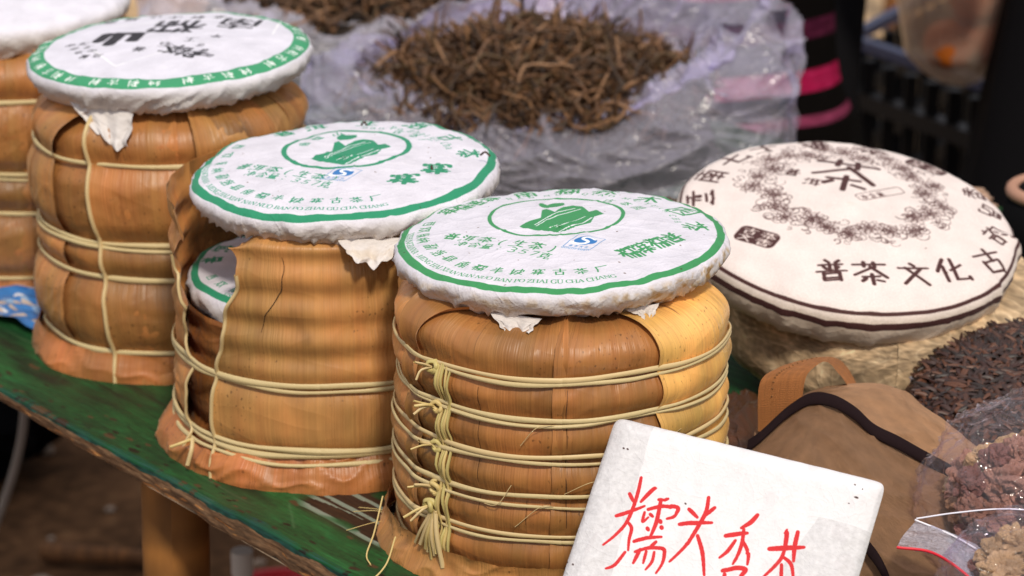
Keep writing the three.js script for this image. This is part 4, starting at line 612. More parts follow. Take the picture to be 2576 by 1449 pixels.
{ // compressed brown tea cake without its paper
  const t = thing('bare_tea_cake', 'unwrapped dark brown compressed tea cake at the right edge', 'tea cake', [0.322, TABLE + 0.021, -0.088]); t.rotation.set(0.22, 0, 0.05);
  const r = rng(61), R = 0.098, H = (q) => 0.038 * Math.pow(Math.max(0, 1 - Math.pow(q, 4)), 0.5) + 0.005 * (1 - q);
  const cols = [[0.04, 0.013, 0.008], [0.06, 0.021, 0.01], [0.028, 0.011, 0.007], [0.105, 0.037, 0.016], [0.018, 0.009, 0.006]], ms = cols.map((c) => phys(c[0], c[1], c[2], 0.5, { specularIntensity: 0.6 }));
  const body = sheet(80, 40, (a, b) => { const th = a * 6.2832, q = b < 0.7 ? b / 0.7 : 1 - (b - 0.7) / 0.3 * 0.999, y = b < 0.7 ? H(q) : -0.012 * Math.pow(1 - q, 0.3), rr = R * q * (1 + 0.02 * N(Math.cos(th) * 4, Math.sin(th) * 4)); return [rr * Math.cos(th), y + 0.002 * N(a * 40, b * 20), rr * Math.sin(th)]; });
  part('pressed_body', body, cloth(0.012, 0.006, 0.004), t);
  const kinds = []; for (let i = 0; i < 8; i++) { const l = 0.009 + r() * 0.012, w = 0.0009 + r() * 0.0011, tw = r() * 2 - 1, cu = r() - 0.5; kinds.push(sheet(8, 3, (a, b) => { const x = (a - 0.5) * l, ww = w * Math.sin(Math.PI * (0.1 + 0.85 * a)) + 0.0003, z = (b - 0.5) * 2 * ww, q = tw * (a - 0.5) * 1.4; return [x, 0.0016 * Math.sin(a * 3 + cu * 6) + z * Math.sin(q) + ww * 0.5 * (1 - 4 * (b - 0.5) ** 2), z * Math.cos(q) + cu * l * (a - 0.5) ** 2 * 1.6]; })); }
  const list = [];
  for (let i = 0; i < 3600; i++) { const a = r() * 6.2832, q = Math.pow(r(), 0.42), rr = R * q; list.push([(-Math.cos(a) * 0.7 + Math.sin(a) * 0.4) * q + 0.3 * r(), a, q, rr, Math.floor(r() * 8), Math.floor(Math.pow(r(), 1.1) * 5), r(), r(), r()]); }
  list.sort((p, q) => q[0] - p[0]); const rest = [];
  list.forEach(([, a, q, rr, k, c, r1, r2, r3], i) => {
    const edge = smooth(0.84, 1, q), o = new THREE.Object3D(), h = q < 0.97 ? H(q) : lerp(-0.006, H(0.97), r3); o.position.set(rr * 1.005 * Math.cos(a), h + 0.0008, rr * 1.005 * Math.sin(a)); o.rotation.set(0, -a, -edge * 1.2 + (r2 - 0.5) * 0.3, 'YXZ'); o.rotateY(r1 * 6.3); o.rotateX((r3 - 0.5) * 0.45); o.updateMatrix();
    if (i < 300) { part('tea_flake', kinds[k], ms[c], t).applyMatrix4(o.matrix); } else { const g = plain(kinds[k].clone().applyMatrix4(o.matrix)), n = g.attributes.position.count, b = new Float32Array(n * 3); for (let j = 0; j < n; j++) b.set(cols[c], j * 3); g.setAttribute('color', new THREE.BufferAttribute(b, 3)); rest.push(g); }
  });
  part('tea_flakes', mergeGeometries(rest), new THREE.MeshPhysicalMaterial({ vertexColors: true, roughness: 0.5, side: THREE.DoubleSide }), t).userData.kind = 'stuff';
}
// ---- nonwoven carrier bag lying open behind the white packet. Patches are given by rows of points (metres, table height 0)
function loft(rows, nu = 60, nv = 40, th = 0, nz = 0.0012, seed = 1) {
  const cs = rows.map((r) => new THREE.CatmullRomCurve3(r.map((p) => V(p[0], TABLE + p[1], p[2])))), f = (a, b) => new THREE.CatmullRomCurve3(cs.map((c) => c.getPoint(a))).getPoint(b);
  const cols = []; for (let i = 0; i <= nu; i++) cols.push(new THREE.CatmullRomCurve3(cs.map((c) => c.getPoint(i / nu))));
  return sheet(nu, nv, (a, b) => { const p = cols[Math.round(a * nu)].getPoint(b), d = nz * (fbm(a * 5 + seed, b * 5, seed, 3) * 2 + 0.9 * ridge(a * 4 + b * 2 + N(a * 3, b * 3, seed), b * 3 - a * 2, seed) ** 4); return [p.x + d * 0.3, p.y + d + th, p.z + d]; }, (a, b) => [a, b]);
}
{
  const t = thing('carrier_bag', 'tan nonwoven carrier bag with dark binding and a loop handle, lying behind the white packet', 'carrier bag');
  const cl = (k, o) => mat(0.9 * k, 0.84 * k, 0.76 * k, 0.85, { map: moved(clothMap, o, 0, 3, 3), bumpMap: moved(clothBump, o, 0, 2.5, 2.5), bumpScale: 0.0022 });
  const tanM = cl(0.75, 0.1), inM = cl(0.6, 0.4), hM = mat(0.95, 0.62, 0.3, 0.8, { map: moved(clothMap, 0.3, 0, 1, 3), bumpMap: moved(clothBump, 0, 0, 1.2, 3), bumpScale: 0.0008 }), darkM = cloth(0.028, 0.016, 0.018, { bumpMap: moved(clothBump, 0, 0, 8, 1), bumpScale: 0.0006 });  // one cloth: front darker, back paler, shading put into the tones
  part('front_panel', loft([[[0.118, 0.059, 0.019], [0.14, 0.075, 0.013], [0.153, 0.085, 0.015], [0.177, 0.081, 0.027], [0.202, 0.067, 0.042], [0.233, 0.055, 0.057], [0.257, 0.046, 0.071]],
    [[0.115, 0.049, 0.049], [0.135, 0.064, 0.054], [0.154, 0.068, 0.052], [0.177, 0.063, 0.065], [0.201, 0.052, 0.08], [0.23, 0.043, 0.094], [0.256, 0.032, 0.098]],
    [[0.11, 0.032, 0.087], [0.133, 0.036, 0.096], [0.154, 0.034, 0.097], [0.176, 0.032, 0.108], [0.2, 0.03, 0.12], [0.23, 0.023, 0.122], [0.255, 0.017, 0.124]],
    [[0.108, 0.006, 0.116], [0.132, 0.005, 0.117], [0.154, 0.006, 0.127], [0.177, 0.005, 0.128], [0.201, 0.006, 0.137], [0.23, 0.005, 0.138], [0.256, 0.004, 0.139]]], 80, 60, 0, 0.002, 3), tanM, t);
  part('back_panel', loft([[[0.119, 0.053, 0.01], [0.141, 0.069, 0.004], [0.154, 0.078, 0.006], [0.178, 0.075, 0.018], [0.204, 0.061, 0.034], [0.235, 0.049, 0.049], [0.259, 0.039, 0.063]],
    [[0.121, 0.055, -0.007], [0.144, 0.071, -0.012], [0.162, 0.079, -0.014], [0.2, 0.08, -0.015], [0.221, 0.07, -0.001], [0.251, 0.055, 0.015], [0.275, 0.041, 0.02]],
    [[0.127, 0.036, -0.042], [0.151, 0.051, -0.058], [0.172, 0.052, -0.069], [0.21, 0.053, -0.07], [0.235, 0.04, -0.06], [0.262, 0.025, -0.03], [0.285, 0.011, -0.01]],
    [[0.13, 0.006, -0.054], [0.153, 0.012, -0.07], [0.174, 0.012, -0.08], [0.215, 0.012, -0.08], [0.239, 0.008, -0.064], [0.265, 0.005, -0.035], [0.288, 0.004, -0.015]]], 80, 60, 0, 0.002, 9), cl(1.12, 0.6), t, 'lighter tan back panel');
  const ribbon = (pts, w, th) => { const c = new THREE.CatmullRomCurve3(pts.map((p) => V(p[0], TABLE + p[1], p[2]))); return sheet(70, 12, (a, b) => { const p = c.getPoint(a), q = b * 6.2832; return [p.x + 0.15 * w * Math.cos(q), p.y + w * Math.cos(q) * 0.62 + th * Math.sin(q), p.z + w * Math.cos(q) * -0.6 + th * Math.sin(q)]; }); };
  part('binding', ribbon([[0.114, 0.058, 0.024], [0.121, 0.063, 0.023], [0.139, 0.078, 0.017], [0.152, 0.087, 0.019], [0.164, 0.088, 0.024], [0.177, 0.083, 0.031], [0.188, 0.075, 0.039], [0.202, 0.07, 0.046], [0.215, 0.065, 0.054], [0.232, 0.058, 0.062], [0.256, 0.049, 0.076]], 0.0048, 0.0012), darkM, t, 'dark binding along the mouth of the bag');
  part('binding', ribbon([[0.172, 0.041, 0.108], [0.177, 0.035, 0.117], [0.183, 0.029, 0.126], [0.188, 0.02, 0.136], [0.189, 0.012, 0.144]], 0.005, 0.0012), darkM, t, 'dark binding showing beside the white packet');
  const hl = loft([[[0.122, 0.059, 0.003], [0.124, 0.088, -0.008], [0.136, 0.092, -0.02], [0.163, 0.087, -0.05], [0.182, 0.07, -0.087], [0.193, 0.052, -0.101], [0.197, 0.043, -0.098]], [[0.135, 0.062, 0.01], [0.137, 0.093, -0.001], [0.146, 0.0965, -0.01], [0.1635, 0.094, -0.031], [0.177, 0.08, -0.053], [0.187, 0.065, -0.063], [0.19, 0.056, -0.06]], [[0.147, 0.065, 0.016], [0.15, 0.095, 0.005], [0.155, 0.099, -0.001], [0.164, 0.099, -0.012], [0.172, 0.089, -0.019], [0.18, 0.077, -0.025], [0.184, 0.069, -0.022]]], 80, 16, 0, 0.0004, 2);
  part('handle', hl, hM, t, 'orange-tan loop handle');
  const st = []; for (let i = 0; i < 16; i++) { const c = hl.attributes.position, k = 5 * 81 + 8 + i * 2; st.push(new THREE.SphereGeometry(0.0006, 5, 4).translate(c.getX(k) , c.getY(k) + 0.0004, c.getZ(k) + 0.0006)); } part('stitching', join(st), mat(0.25, 0.12, 0.04, 0.9), t);
}
// ---- two zip bags of tea lumps
{
  const r = rng(88), lm = [[0.46, 0.22, 0.15], [0.62, 0.33, 0.18], [0.34, 0.15, 0.12], [0.74, 0.48, 0.25], [0.54, 0.27, 0.19]].map((c) => phys(c[0], c[1], c[2], 0.55, { bumpMap: moved(paperBump, 0, 0, 2, 2), bumpScale: 0.002 }));
  const lumpGeo = (s) => bend(new THREE.IcosahedronGeometry(1, 14), (v) => { const k = 1 + 0.7 * fbm(v.x * 1.3 + s, v.y * 1.3, v.z * 1.3, 3) - 0.3 * (ridge(v.x * 1.9, v.y * 1.9 + s, v.z * 1.9) ** 3) + 0.08 + 0.1 * N(v.x * 9, v.y * 9, v.z * 9 + s); v.multiplyScalar(k); });
  const kinds = [1, 7, 13, 22, 31].map(lumpGeo);
  const fill = (c, rad, n, label, group, seed, size) => { const q = rng(seed), put = []; let tries = 0; while (put.length < n && tries++ < 12000) { const a = q() * 6.3, e = Math.asin(q() * 1.5 - 0.5), k = 0.62 + 0.2 * q(), p = V(c[0] + rad[0] * k * Math.cos(e) * Math.cos(a), c[1] + rad[1] * k * Math.sin(e), c[2] + rad[2] * k * Math.cos(e) * Math.sin(a)), s = size * (0.75 + 0.5 * q()); if (p.y - s < TABLE || put.some((o) => o.p.distanceTo(p) < (o.s + s) * 0.68)) continue; put.push({ p, s }); }
    put.forEach(({ p, s }) => { const m = single('tea_lump', kinds[Math.floor(q() * 5)], lm[Math.floor(q() * 5)], label, 'tea lump', group); m.position.copy(p); m.scale.setScalar(s); m.rotation.set(q() * 6, q() * 6, q() * 6); }); };
  const A = [0.272, TABLE + 0.053, 0.1], B = [0.268, TABLE + 0.046, 0.185];
  fill(A, [0.052, 0.05, 0.045], 52, 'reddish brown tea lump inside the rear clear zip bag', 'lumps in the rear zip bag', 5, 0.0115);
  fill(B, [0.045, 0.03, 0.028], 40, 'golden brown tea lump inside the front zip bag with the red seal line', 'lumps in the front zip bag', 6, 0.0105);
  const clear = film([0.97, 0.95, 1.0], 0.97, 0.07, { bumpMap: moved(crumple, 0.4, 0.1, 1, 1), bumpScale: 0.003, specularIntensity: 0.42 });
  const pouch = (c, rad, seed, pinch) => sheet(150, 100, (a, b) => { const th = a * 6.2832, ph = (b - 0.5) * Math.PI, x = Math.cos(ph) * Math.cos(th), z = Math.cos(ph) * Math.sin(th), y = Math.sin(ph), k = 1.0 + 0.1 * fbm(x * 2 + seed, y * 2, z * 2, 3) + 0.09 * (ridge(x * 2.2 + y, y * 2.2 + seed, z * 2.2) - 0.5) + 0.06 * Math.max(0, ridge(x * 2.6 + 0.6 * N(y * 4, z * 3, seed), y * 2.2 + seed * 2, z * 2.6)) ** 9 + pinch * Math.pow(Math.max(0, y), 4); return [c[0] + rad[0] * x * k, Math.max(TABLE + 0.0015, c[1] + rad[1] * y * k), c[2] + rad[2] * z * k]; }, null, true);
  const ta = thing('zip_bag', 'clear plastic bag of reddish tea lumps behind the zip bag with the red line', 'plastic bag'); part('film', pouch(A, [0.064, 0.06, 0.054], 3, 0.12), clear, ta);
  const tb = thing('zip_bag', 'clear zip bag with a red seal line and golden tea lumps in the right corner', 'plastic bag'); part('film', pouch(B, [0.058, 0.04, 0.037], 9, 0), clear, tb);
  part('seal_strip', loft([[[0.187, 0.055, 0.164], [0.206, 0.054, 0.169], [0.222, 0.05, 0.187], [0.231, 0.043, 0.195]], [[0.191, 0.059, 0.157], [0.212, 0.057, 0.163], [0.23, 0.05, 0.176], [0.239, 0.045, 0.189]], [[0.2, 0.066, 0.149], [0.221, 0.06, 0.156], [0.24, 0.055, 0.17], [0.248, 0.053, 0.183]]], 60, 30, 0, 0.0012, 5), film([0.88, 0.85, 0.97], 0.6, 0.32), tb, 'flat mouth of the bag with closing ridges');
  const along = (pts, rr, m, n) => part(n, tube(pts.map((p) => V(p[0], TABLE + p[1], p[2])), rr, 50, 6), m, tb);
  along([[0.1875, 0.0562, 0.1642], [0.206, 0.0556, 0.1692], [0.222, 0.0515, 0.187], [0.231, 0.0446, 0.195]], 0.0009, mat(0.75, 0.02, 0.04, 0.4), 'seal_line');
  along([[0.199, 0.0665, 0.1495], [0.219, 0.0605, 0.157], [0.236, 0.0555, 0.172], [0.246, 0.053, 0.185]], 0.0006, mat(0.85, 0.83, 0.9, 0.3), 'seal_ridge');
  along([[0.2, 0.067, 0.149], [0.222, 0.072, 0.152], [0.25, 0.077, 0.158], [0.29, 0.076, 0.166]], 0.0005, mat(0.85, 0.83, 0.92, 0.3), 'film_edge');
}
// ---- small things on the table
function crumpled(name, label, cat, c, rad, seed, m, amp = 0.3, pn = 'film') { const t = thing(name, label, cat, c); part(pn, sheet(140, 90, (a, b) => { const th = a * 6.2832, ph = (b - 0.5) * Math.PI, x = Math.cos(ph) * Math.cos(th), z = Math.cos(ph) * Math.sin(th), y = Math.sin(ph), k = 1 + amp * fbm(x * 1.7 + seed, y * 1.7, z * 1.7, 4) * 1.6 + amp * 0.7 * (ridge(x * 2.4 + seed, y * 2.4, z * 2.4) - 0.5); return [rad[0] * x * k, Math.max(0.0015, rad[1] * (1 + y * k)), rad[2] * z * k]; }, (a, b) => [a * 2, b], true), m, t); return t; }
crumpled('plastic_bag', 'crumpled white and lavender plastic bag at the right edge above the bare tea cake', 'plastic bag', [0.372, TABLE, -0.262], [0.045, 0.034, 0.05], 4, film([0.84, 0.82, 0.95], 0.5, 0.35), 0.45);
crumpled('plastic_bag', 'small clump of grey plastic between the grey bundle and the bare tea cake', 'plastic bag', [0.228, TABLE, -0.155], [0.034, 0.02, 0.02], 14, film([0.55, 0.52, 0.6], 0.5, 0.35), 0.5);
crumpled('leaf_wrapper', 'crumpled dark olive-brown leaf wrapper behind the front tea cake', 'leaf wrapper', [0.07, TABLE, -0.5], [0.09, 0.017, 0.035], 8, leafMat([0.13, 0.11, 0.05], 0.3, 0.3), 0.6, 'crumpled_leaf');
crumpled('leaf_wrapper', 'crumpled dark leaf beside the left end of the large plastic bag', 'leaf wrapper', [-0.1, TABLE, -0.42], [0.05, 0.014, 0.03], 18, leafMat([0.1, 0.06, 0.03], 0.3, 0.3), 0.5, 'crumpled_leaf');
crumpled('leaf_wrapper', 'dark torn leaf scraps lying between the front bundle and the carrier bag', 'leaf wrapper', [0.13, TABLE, -0.075], [0.036, 0.01, 0.085], 28, leafMat([0.14, 0.085, 0.05], 0.7, 0.3), 0.6, 'crumpled_leaf');  // added dark lump that deepens the shade on the table here
crumpled('tan_lump', 'pale tan cloth bundle behind the upper right rim of the flower-wreath cake', 'cloth bundle', [0.318, TABLE, -0.56], [0.035, 0.016, 0.025], 24, mat(0.42, 0.27, 0.19, 0.9), 0.3, 'cloth');  // simple lump standing in for a tan shape of unknown kind
{
  const t = thing('pot', 'black round pot with a tan rim at the right edge behind the flower-wreath cake', 'pot', [0.388, TABLE, -0.475]);  // lidded form standing in for a dark shape of unknown kind
  const pr = [[0.001, 0.001], [0.028, 0.001], [0.037, 0.012], [0.041, 0.03], [0.038, 0.048], [0.03, 0.058]].map(([x, y]) => new THREE.Vector2(x, y)); part('bowl', new THREE.LatheGeometry(pr, 48), cloth(0.006, 0.006, 0.007), t); part('lid', new THREE.SphereGeometry(0.03, 40, 12, 0, 6.3, 0, 1.2).scale(1, 0.45, 1).translate(0, 0.0545, 0), cloth(0.006, 0.006, 0.007), t);
  part('rim', new THREE.TorusGeometry(0.0325, 0.0052, 12, 60).rotateX(Math.PI / 2).translate(0, 0.0575, 0), mat(0.45, 0.24, 0.16, 0.6), t, 'tan rim');
}
{
  const c = newCanvas(256), x = c.getContext('2d'), r = rng(9); x.fillStyle = '#3f7fc4'; x.fillRect(0, 0, 256, 256); for (let i = 0; i < 90; i++) { x.fillStyle = ['#d8dde8', '#2d6fb8', '#8fb2d8', '#e8e8ee', '#c9b9b0'][Math.floor(r() * 5)]; x.beginPath(); x.ellipse(r() * 256, r() * 256, 4 + r() * 22, 3 + r() * 10, r() * 3, 0, 6.3); x.fill(); }
  const t = thing('plastic_sheet', 'blue and white printed plastic sheet between the two left tea bundles', 'plastic sheet', [-0.4, TABLE, -0.385]);
  part('sheet', sheet(60, 40, (a, b) => { const u = (a - 0.5) * 0.15, v = (b - 0.5) * 0.07 * (1 + 0.2 * N(a * 5, 1, 1)); return [u * 0.72 + v * 0.5, 0.005 + 0.004 * fbm(a * 6, b * 4, 3, 3) + 0.003 * ridge(a * 5, b * 4, 8), u * 0.6 - v]; }), phys(0.9, 0.9, 0.9, 0.3, { map: canvasTex(c) }), t);
}
for (const [pts, l] of [[[[-0.107, 0.03, 0.035], [-0.112, 0.012, 0.05], [-0.116, 0.003, 0.062], [-0.113, 0.0015, 0.072]], 'dry straw curving down from the foot of the front bundle'], [[[-0.098, 0.02, 0.072], [-0.104, 0.008, 0.088], [-0.114, 0.002, 0.096], [-0.128, 0.0015, 0.095]], 'dry straw curling over the table edge side of the front bundle']]) single('dry_straw', tube(pts.map((p) => V(p[0], TABLE + p[1], p[2])), 0.0005, 30, 5), strawMat, l, 'straw');
{
  const r = rng(33), l = []; for (let i = 0; i < 8; i++) { const c = V(-0.1 + (r() - 0.5) * 0.05, TABLE + 0.0025 + r() * 0.003, 0.004 + (r() - 0.5) * 0.05), a = r() * 6.3, d = 0.006 + r() * 0.014; l.push(tube([c.clone().add(V(-d * Math.cos(a), 0, -d * Math.sin(a))), c.clone().add(V(0.003 * r(), 0.004 * r(), 0)), c.clone().add(V(d * Math.cos(a), 0, d * Math.sin(a)))], 0.00025, 8, 4)); }
  const m = single('straw_litter', join(l), strawMat, 'wisps of dry fibre on the worn patch of the green table', 'straw litter'); m.userData.kind = 'stuff';
}
// ---------------------------------------------------------------- behind and under the table
{ // black crate; the blue on its rim imitates reflected sky
  const t = thing('crate', 'black plastic lattice crate with a blue rim standing behind the table', 'crate', [0.376, 0, -1.736]);
  const dA = V(0.55, 0, 0.835), dB = V(0.51, 0, -0.86), black = cloth(0.016, 0.016, 0.017, { specularIntensity: 0.5, roughness: 0.5 }), blue = phys(0.05, 0.07, 0.15, 0.4), H = 0.457, LA = 0.34, LB = 0.52;
  const bar = (p, q, w, m, n) => { const d = q.clone().sub(p), g = new THREE.BoxGeometry(w, w, d.length() + w); const b = part(n, g, m, t); b.position.copy(p).addScaledVector(d, 0.5); b.quaternion.setFromUnitVectors(V(0, 0, 1), d.clone().normalize()); };
  const C = [V(0, 0, 0), dA.clone().multiplyScalar(LA), dA.clone().multiplyScalar(LA).addScaledVector(dB, LB), dB.clone().multiplyScalar(LB)];
  for (let k = 0; k < 4; k++) {
    const a = C[k], b = C[(k + 1) % 4], n = k % 2 ? 13 : 9, at = (i, y) => a.clone().lerp(b, i / n).setY(y);
    bar(at(0, H), at(n, H), 0.013, blue, 'rim'); for (let i = 0; i < n; i++) bar(at(i, 0.01), at(i, H - 0.024), i ? 0.0145 : 0.028, black, 'upright');
    for (const y of [0.015, 0.09, 0.165, 0.24, 0.315, 0.39]) bar(at(0.3, y), at(n - 0.3, y), 0.02, black, 'cross_bar');
  }
  part('bottom', sheet(2, 2, (u, v) => dA.clone().multiplyScalar(LA * u).addScaledVector(dB, LB * v).setY(0.02).toArray()), black, t);
}
{ const p = [0.66, -3.42]; const t = thing('wooden_post', 'brown wooden post standing on the ground beyond the crate', 'post', [p[0], 0, p[1]]); part('pole', tube([V(0, -0.02, 0), V(0.004, 0.6, 0), V(-0.004, 1.3, 0), V(0, 2, 0)], 0.026, 30, 14), mat(0.5, 0.36, 0.2, 0.8, { map: woodMap }), t); }
[[0.655, 'left one of two small bottles with amber contents behind the right person'], [0.7, 'right one of two small bottles with amber contents behind the right person']].forEach(([x, l]) => {
  const t = thing('bottle', l, 'bottle', [x, 0, -2.78], 'bottles on the ground behind'), pr = (l2) => l2.map(([a, b]) => new THREE.Vector2(a, b));
  part('glass', new THREE.LatheGeometry(pr([[0.001, 0.001], [0.019, 0.001], [0.02, 0.008], [0.02, 0.06], [0.014, 0.075], [0.012, 0.1]]), 24), phys(0.75, 0.38, 0.08, 0.15), t); part('cap', new THREE.CylinderGeometry(0.015, 0.015, 0.05, 20).translate(0, 0.12, 0), mat(0.85, 0.85, 0.95, 0.3), t);
});
// ---- people
function bodyMesh(bones, box, res) {                           // tapered capsules melted into one skin
  const mc = new MarchingCubes(res, new THREE.MeshStandardMaterial(), false, false, 400000), c = box[0], s = box[1], f = mc.field, p = V(), ab = V(), ap = V();
  const bs = bones.map(([a, b, ra, rb]) => ({ a: V(...a), b: V(...b), ra, rb })); const k = 0.02;
  for (let z = 0; z < res; z++) for (let y = 0; y < res; y++) for (let x = 0; x < res; x++) {
    p.set(c[0] + (x / (res / 2) - 1) * s, c[1] + (y / (res / 2) - 1) * s, c[2] + (z / (res / 2) - 1) * s); let d = 1;
    for (const o of bs) { if (p.distanceToSquared(o.a) > 0.4 && p.distanceToSquared(o.b) > 0.4) continue; ab.subVectors(o.b, o.a); ap.subVectors(p, o.a); const h = clamp(ap.dot(ab) / Math.max(1e-6, ab.lengthSq()), 0, 1), e = ap.addScaledVector(ab, -h).length() - lerp(o.ra, o.rb, h), q = Math.max(k - Math.abs(d - e), 0) / k; d = Math.min(d, e) - q * q * k * 0.25; }
    f[z * res * res + y * res + x] = -d;
  }
  mc.isolation = 0; mc.update(); const n = mc.count, g = new THREE.BufferGeometry();
  g.setAttribute('position', new THREE.BufferAttribute(mc.positionArray.slice(0, n * 3), 3)); g.setAttribute('normal', new THREE.BufferAttribute(mc.normalArray.slice(0, n * 3).map((v) => v), 3));
  const P = g.attributes.position; for (let i = 0; i < P.count; i++) P.setXYZ(i, c[0] + P.getX(i) * s, c[1] + P.getY(i) * s, c[2] + P.getZ(i) * s);
  return g;
}
function standing(name, label, x, z, turn, armR, hands) {
  const t = thing('person', label, 'person', [x, 0, z]); t.rotation.y = turn; const B = [];
  for (const s of [-1, 1]) B.push([[s * 0.075, 0.86, 0], [s * 0.08, 0.47, 0.02], 0.078, 0.05], [[s * 0.08, 0.47, 0.02], [s * 0.085, 0.09, -0.01], 0.05, 0.034], [[s * 0.085, 0.045, -0.03], [s * 0.095, 0.03, 0.12], 0.036, 0.026]);
  B.push([[0, 0.9, 0], [0, 1.1, 0], 0.125, 0.115], [[-0.05, 1.24, 0], [0.05, 1.24, 0], 0.12, 0.12], [[-0.13, 1.32, 0], [0.13, 1.32, 0], 0.06, 0.06], [[0, 1.34, 0], [0, 1.44, 0.015], 0.048, 0.045], [[0, 1.52, 0.02], [0, 1.57, 0.012], 0.078, 0.088], [[0, 1.515, 0.09], [0, 1.53, 0.085], 0.012, 0.01]);
  for (const s of [-1, 1]) { const a = s > 0 ? armR : [[0.2, 1.06, 0.0], [0.2, 0.84, 0.08]], e = [s * Math.abs(a[0][0]), a[0][1], a[0][2]], w = [s * Math.abs(a[1][0]), a[1][1], a[1][2]]; B.push([[s * 0.17, 1.31, 0], e, 0.044, 0.036], [e, w, 0.035, 0.025], [w, [w[0], w[1] - 0.06, w[2] + 0.02], 0.026, 0.03]); for (let i = 0; i < 4; i++) { const fx = w[0] + (i - 1.5) * 0.017, l = [0.052, 0.06, 0.057, 0.044][i]; B.push([[fx, w[1] - 0.08, w[2] + 0.02], [fx, w[1] - 0.08 - l * 0.6, w[2] + 0.03], 0.0095, 0.009], [[fx, w[1] - 0.08 - l * 0.6, w[2] + 0.03], [fx, w[1] - 0.08 - l, w[2] + 0.018], 0.009, 0.008]); } B.push([[w[0] - s * 0.02, w[1] - 0.03, w[2] + 0.02], [w[0] - s * 0.04, w[1] - 0.08, w[2] + 0.04], 0.012, 0.009]); }
  part('body', bodyMesh(B, [[0, 0.84, 0.02], 0.86], 100), mat(0.42, 0.22, 0.14, 0.6), t);
  const grow = (l, d) => l.map(([a, b, p, q]) => [a, b, p + d, q + d]);
  const legs = B.slice(0, 6).filter((_, i) => i % 3 < 2); part('trousers', bodyMesh(grow(legs, 0.016).concat([[[0, 0.92, 0], [0, 1.0, 0], 0.135, 0.13]]), [[0, 0.56, 0], 0.56], 80), cloth(0.009, 0.0085, 0.01), t);
  const top = [[[0, 0.92, 0], [0, 1.1, 0], 0.142, 0.13], [[-0.05, 1.24, 0], [0.05, 1.24, 0], 0.134, 0.134], [[-0.13, 1.32, 0], [0.13, 1.32, 0], 0.074, 0.074]]; for (const s of [-1, 1]) { const a = s > 0 ? armR : [[0.2, 1.06, 0.0], [0.2, 0.84, 0.08]]; top.push([[s * 0.17, 1.31, 0], [s * Math.abs(a[0][0]), a[0][1], a[0][2]], 0.058, 0.05], [[s * Math.abs(a[0][0]), a[0][1], a[0][2]], [s * Math.abs(a[1][0]), a[1][1] + 0.02, a[1][2]], 0.049, 0.04]); }
  part('jacket', bodyMesh(top, [[0, 1.1, 0.02], 0.46], 90), cloth(0.009, 0.0085, 0.01), t);
  part('hair', bodyMesh([[[0, 1.59, -0.01], [0, 1.5, -0.05], 0.09, 0.07], [[0, 1.5, -0.06], [0, 1.4, -0.075], 0.05, 0.035]], [[0, 1.53, -0.03], 0.2], 50), mat(0.01, 0.008, 0.007, 0.5), t);
  return t;
}
function skirt(t, prof, m, seed, name = 'skirt') { const c = new THREE.CatmullRomCurve3(prof.map(([r, y]) => V(r, y, 0))); part(name, sheet(180, 120, (a, b) => { const th = a * 6.2832, p = c.getPoint(b), q = (1 - b) , f = 1 + (0.035 * q) * Math.sin(th * 7 + seed + 2 * N(b * 2, Math.cos(th), seed)) + 0.02 * N(Math.cos(th) * 3, Math.sin(th) * 3, b * 4 + seed); return [p.x * f * Math.sin(th), p.y, p.x * f * 0.94 * Math.cos(th)]; }, (a, b) => [a, (c.getPoint(b).y - 0.3) / 0.75], true), m, t); }
{
  const t = standing('person', 'person in a black skirt with bright pink bands, standing behind the large bag of tea', 0.178, -1.26, 0.1, [[0.21, 1.06, 0.05], [0.16, 0.9, 0.18]]);
  const c = newCanvas(512, 1024), x = c.getContext('2d'), r = rng(4); x.fillStyle = '#0d0a09'; x.fillRect(0, 0, 512, 1024);
  const bandAt = (h0, h1, col) => { const y = (h) => 1024 * (1 - (TABLE + h - 0.3) / 0.75); x.fillStyle = col; x.fillRect(0, y(h1), 512, y(h0) - y(h1)); for (let i = 0; i < 900; i++) { x.fillStyle = r() < 0.5 ? 'rgba(255,120,170,0.12)' : 'rgba(30,0,10,0.14)'; x.fillRect(r() * 512, y(h1) + r() * (y(h0) - y(h1)), 6, 2); } };
  for (let h = 0.12; h < 0.45; h += 0.09) { bandAt(h, h + 0.03, '#c01f52'); bandAt(h + 0.05, h + 0.058, '#5c1a35'); }
  bandAt(0.04, 0.07, '#c81f50'); bandAt(-0.006, 0.014, '#4a1830'); bandAt(-0.06, -0.037, '#b01c4e'); bandAt(-0.094, -0.083, '#8a3a58');
  for (let i = 0; i < 500; i++) { x.fillStyle = 'rgba(90,70,60,0.06)'; x.fillRect(r() * 512, r() * 1024, 2, 20); }
  skirt(t, [[0.17, TABLE - 0.3], [0.165, TABLE - 0.2], [0.153, TABLE - 0.1], [0.143, TABLE - 0.05], [0.14, TABLE + 0.05], [0.14, 0.85], [0.145, 0.98], [0.135, 1.05]], cloth(0.85, 0.85, 0.85, { map: canvasTex(c) }), 3);
}
{
  const t = standing('person', 'person in a long plain black skirt at the right edge, carrying a pale plastic bag', 0.672, -1.25, -0.3, [[0.24, 1.08, 0.02], [0.2, 0.86, 0.06]]);
  skirt(t, [[0.25, 0.09], [0.235, 0.35], [0.2, 0.6], [0.165, 0.8], [0.15, 0.95], [0.14, 1.05]], cloth(0.009, 0.0085, 0.01), 8);
}
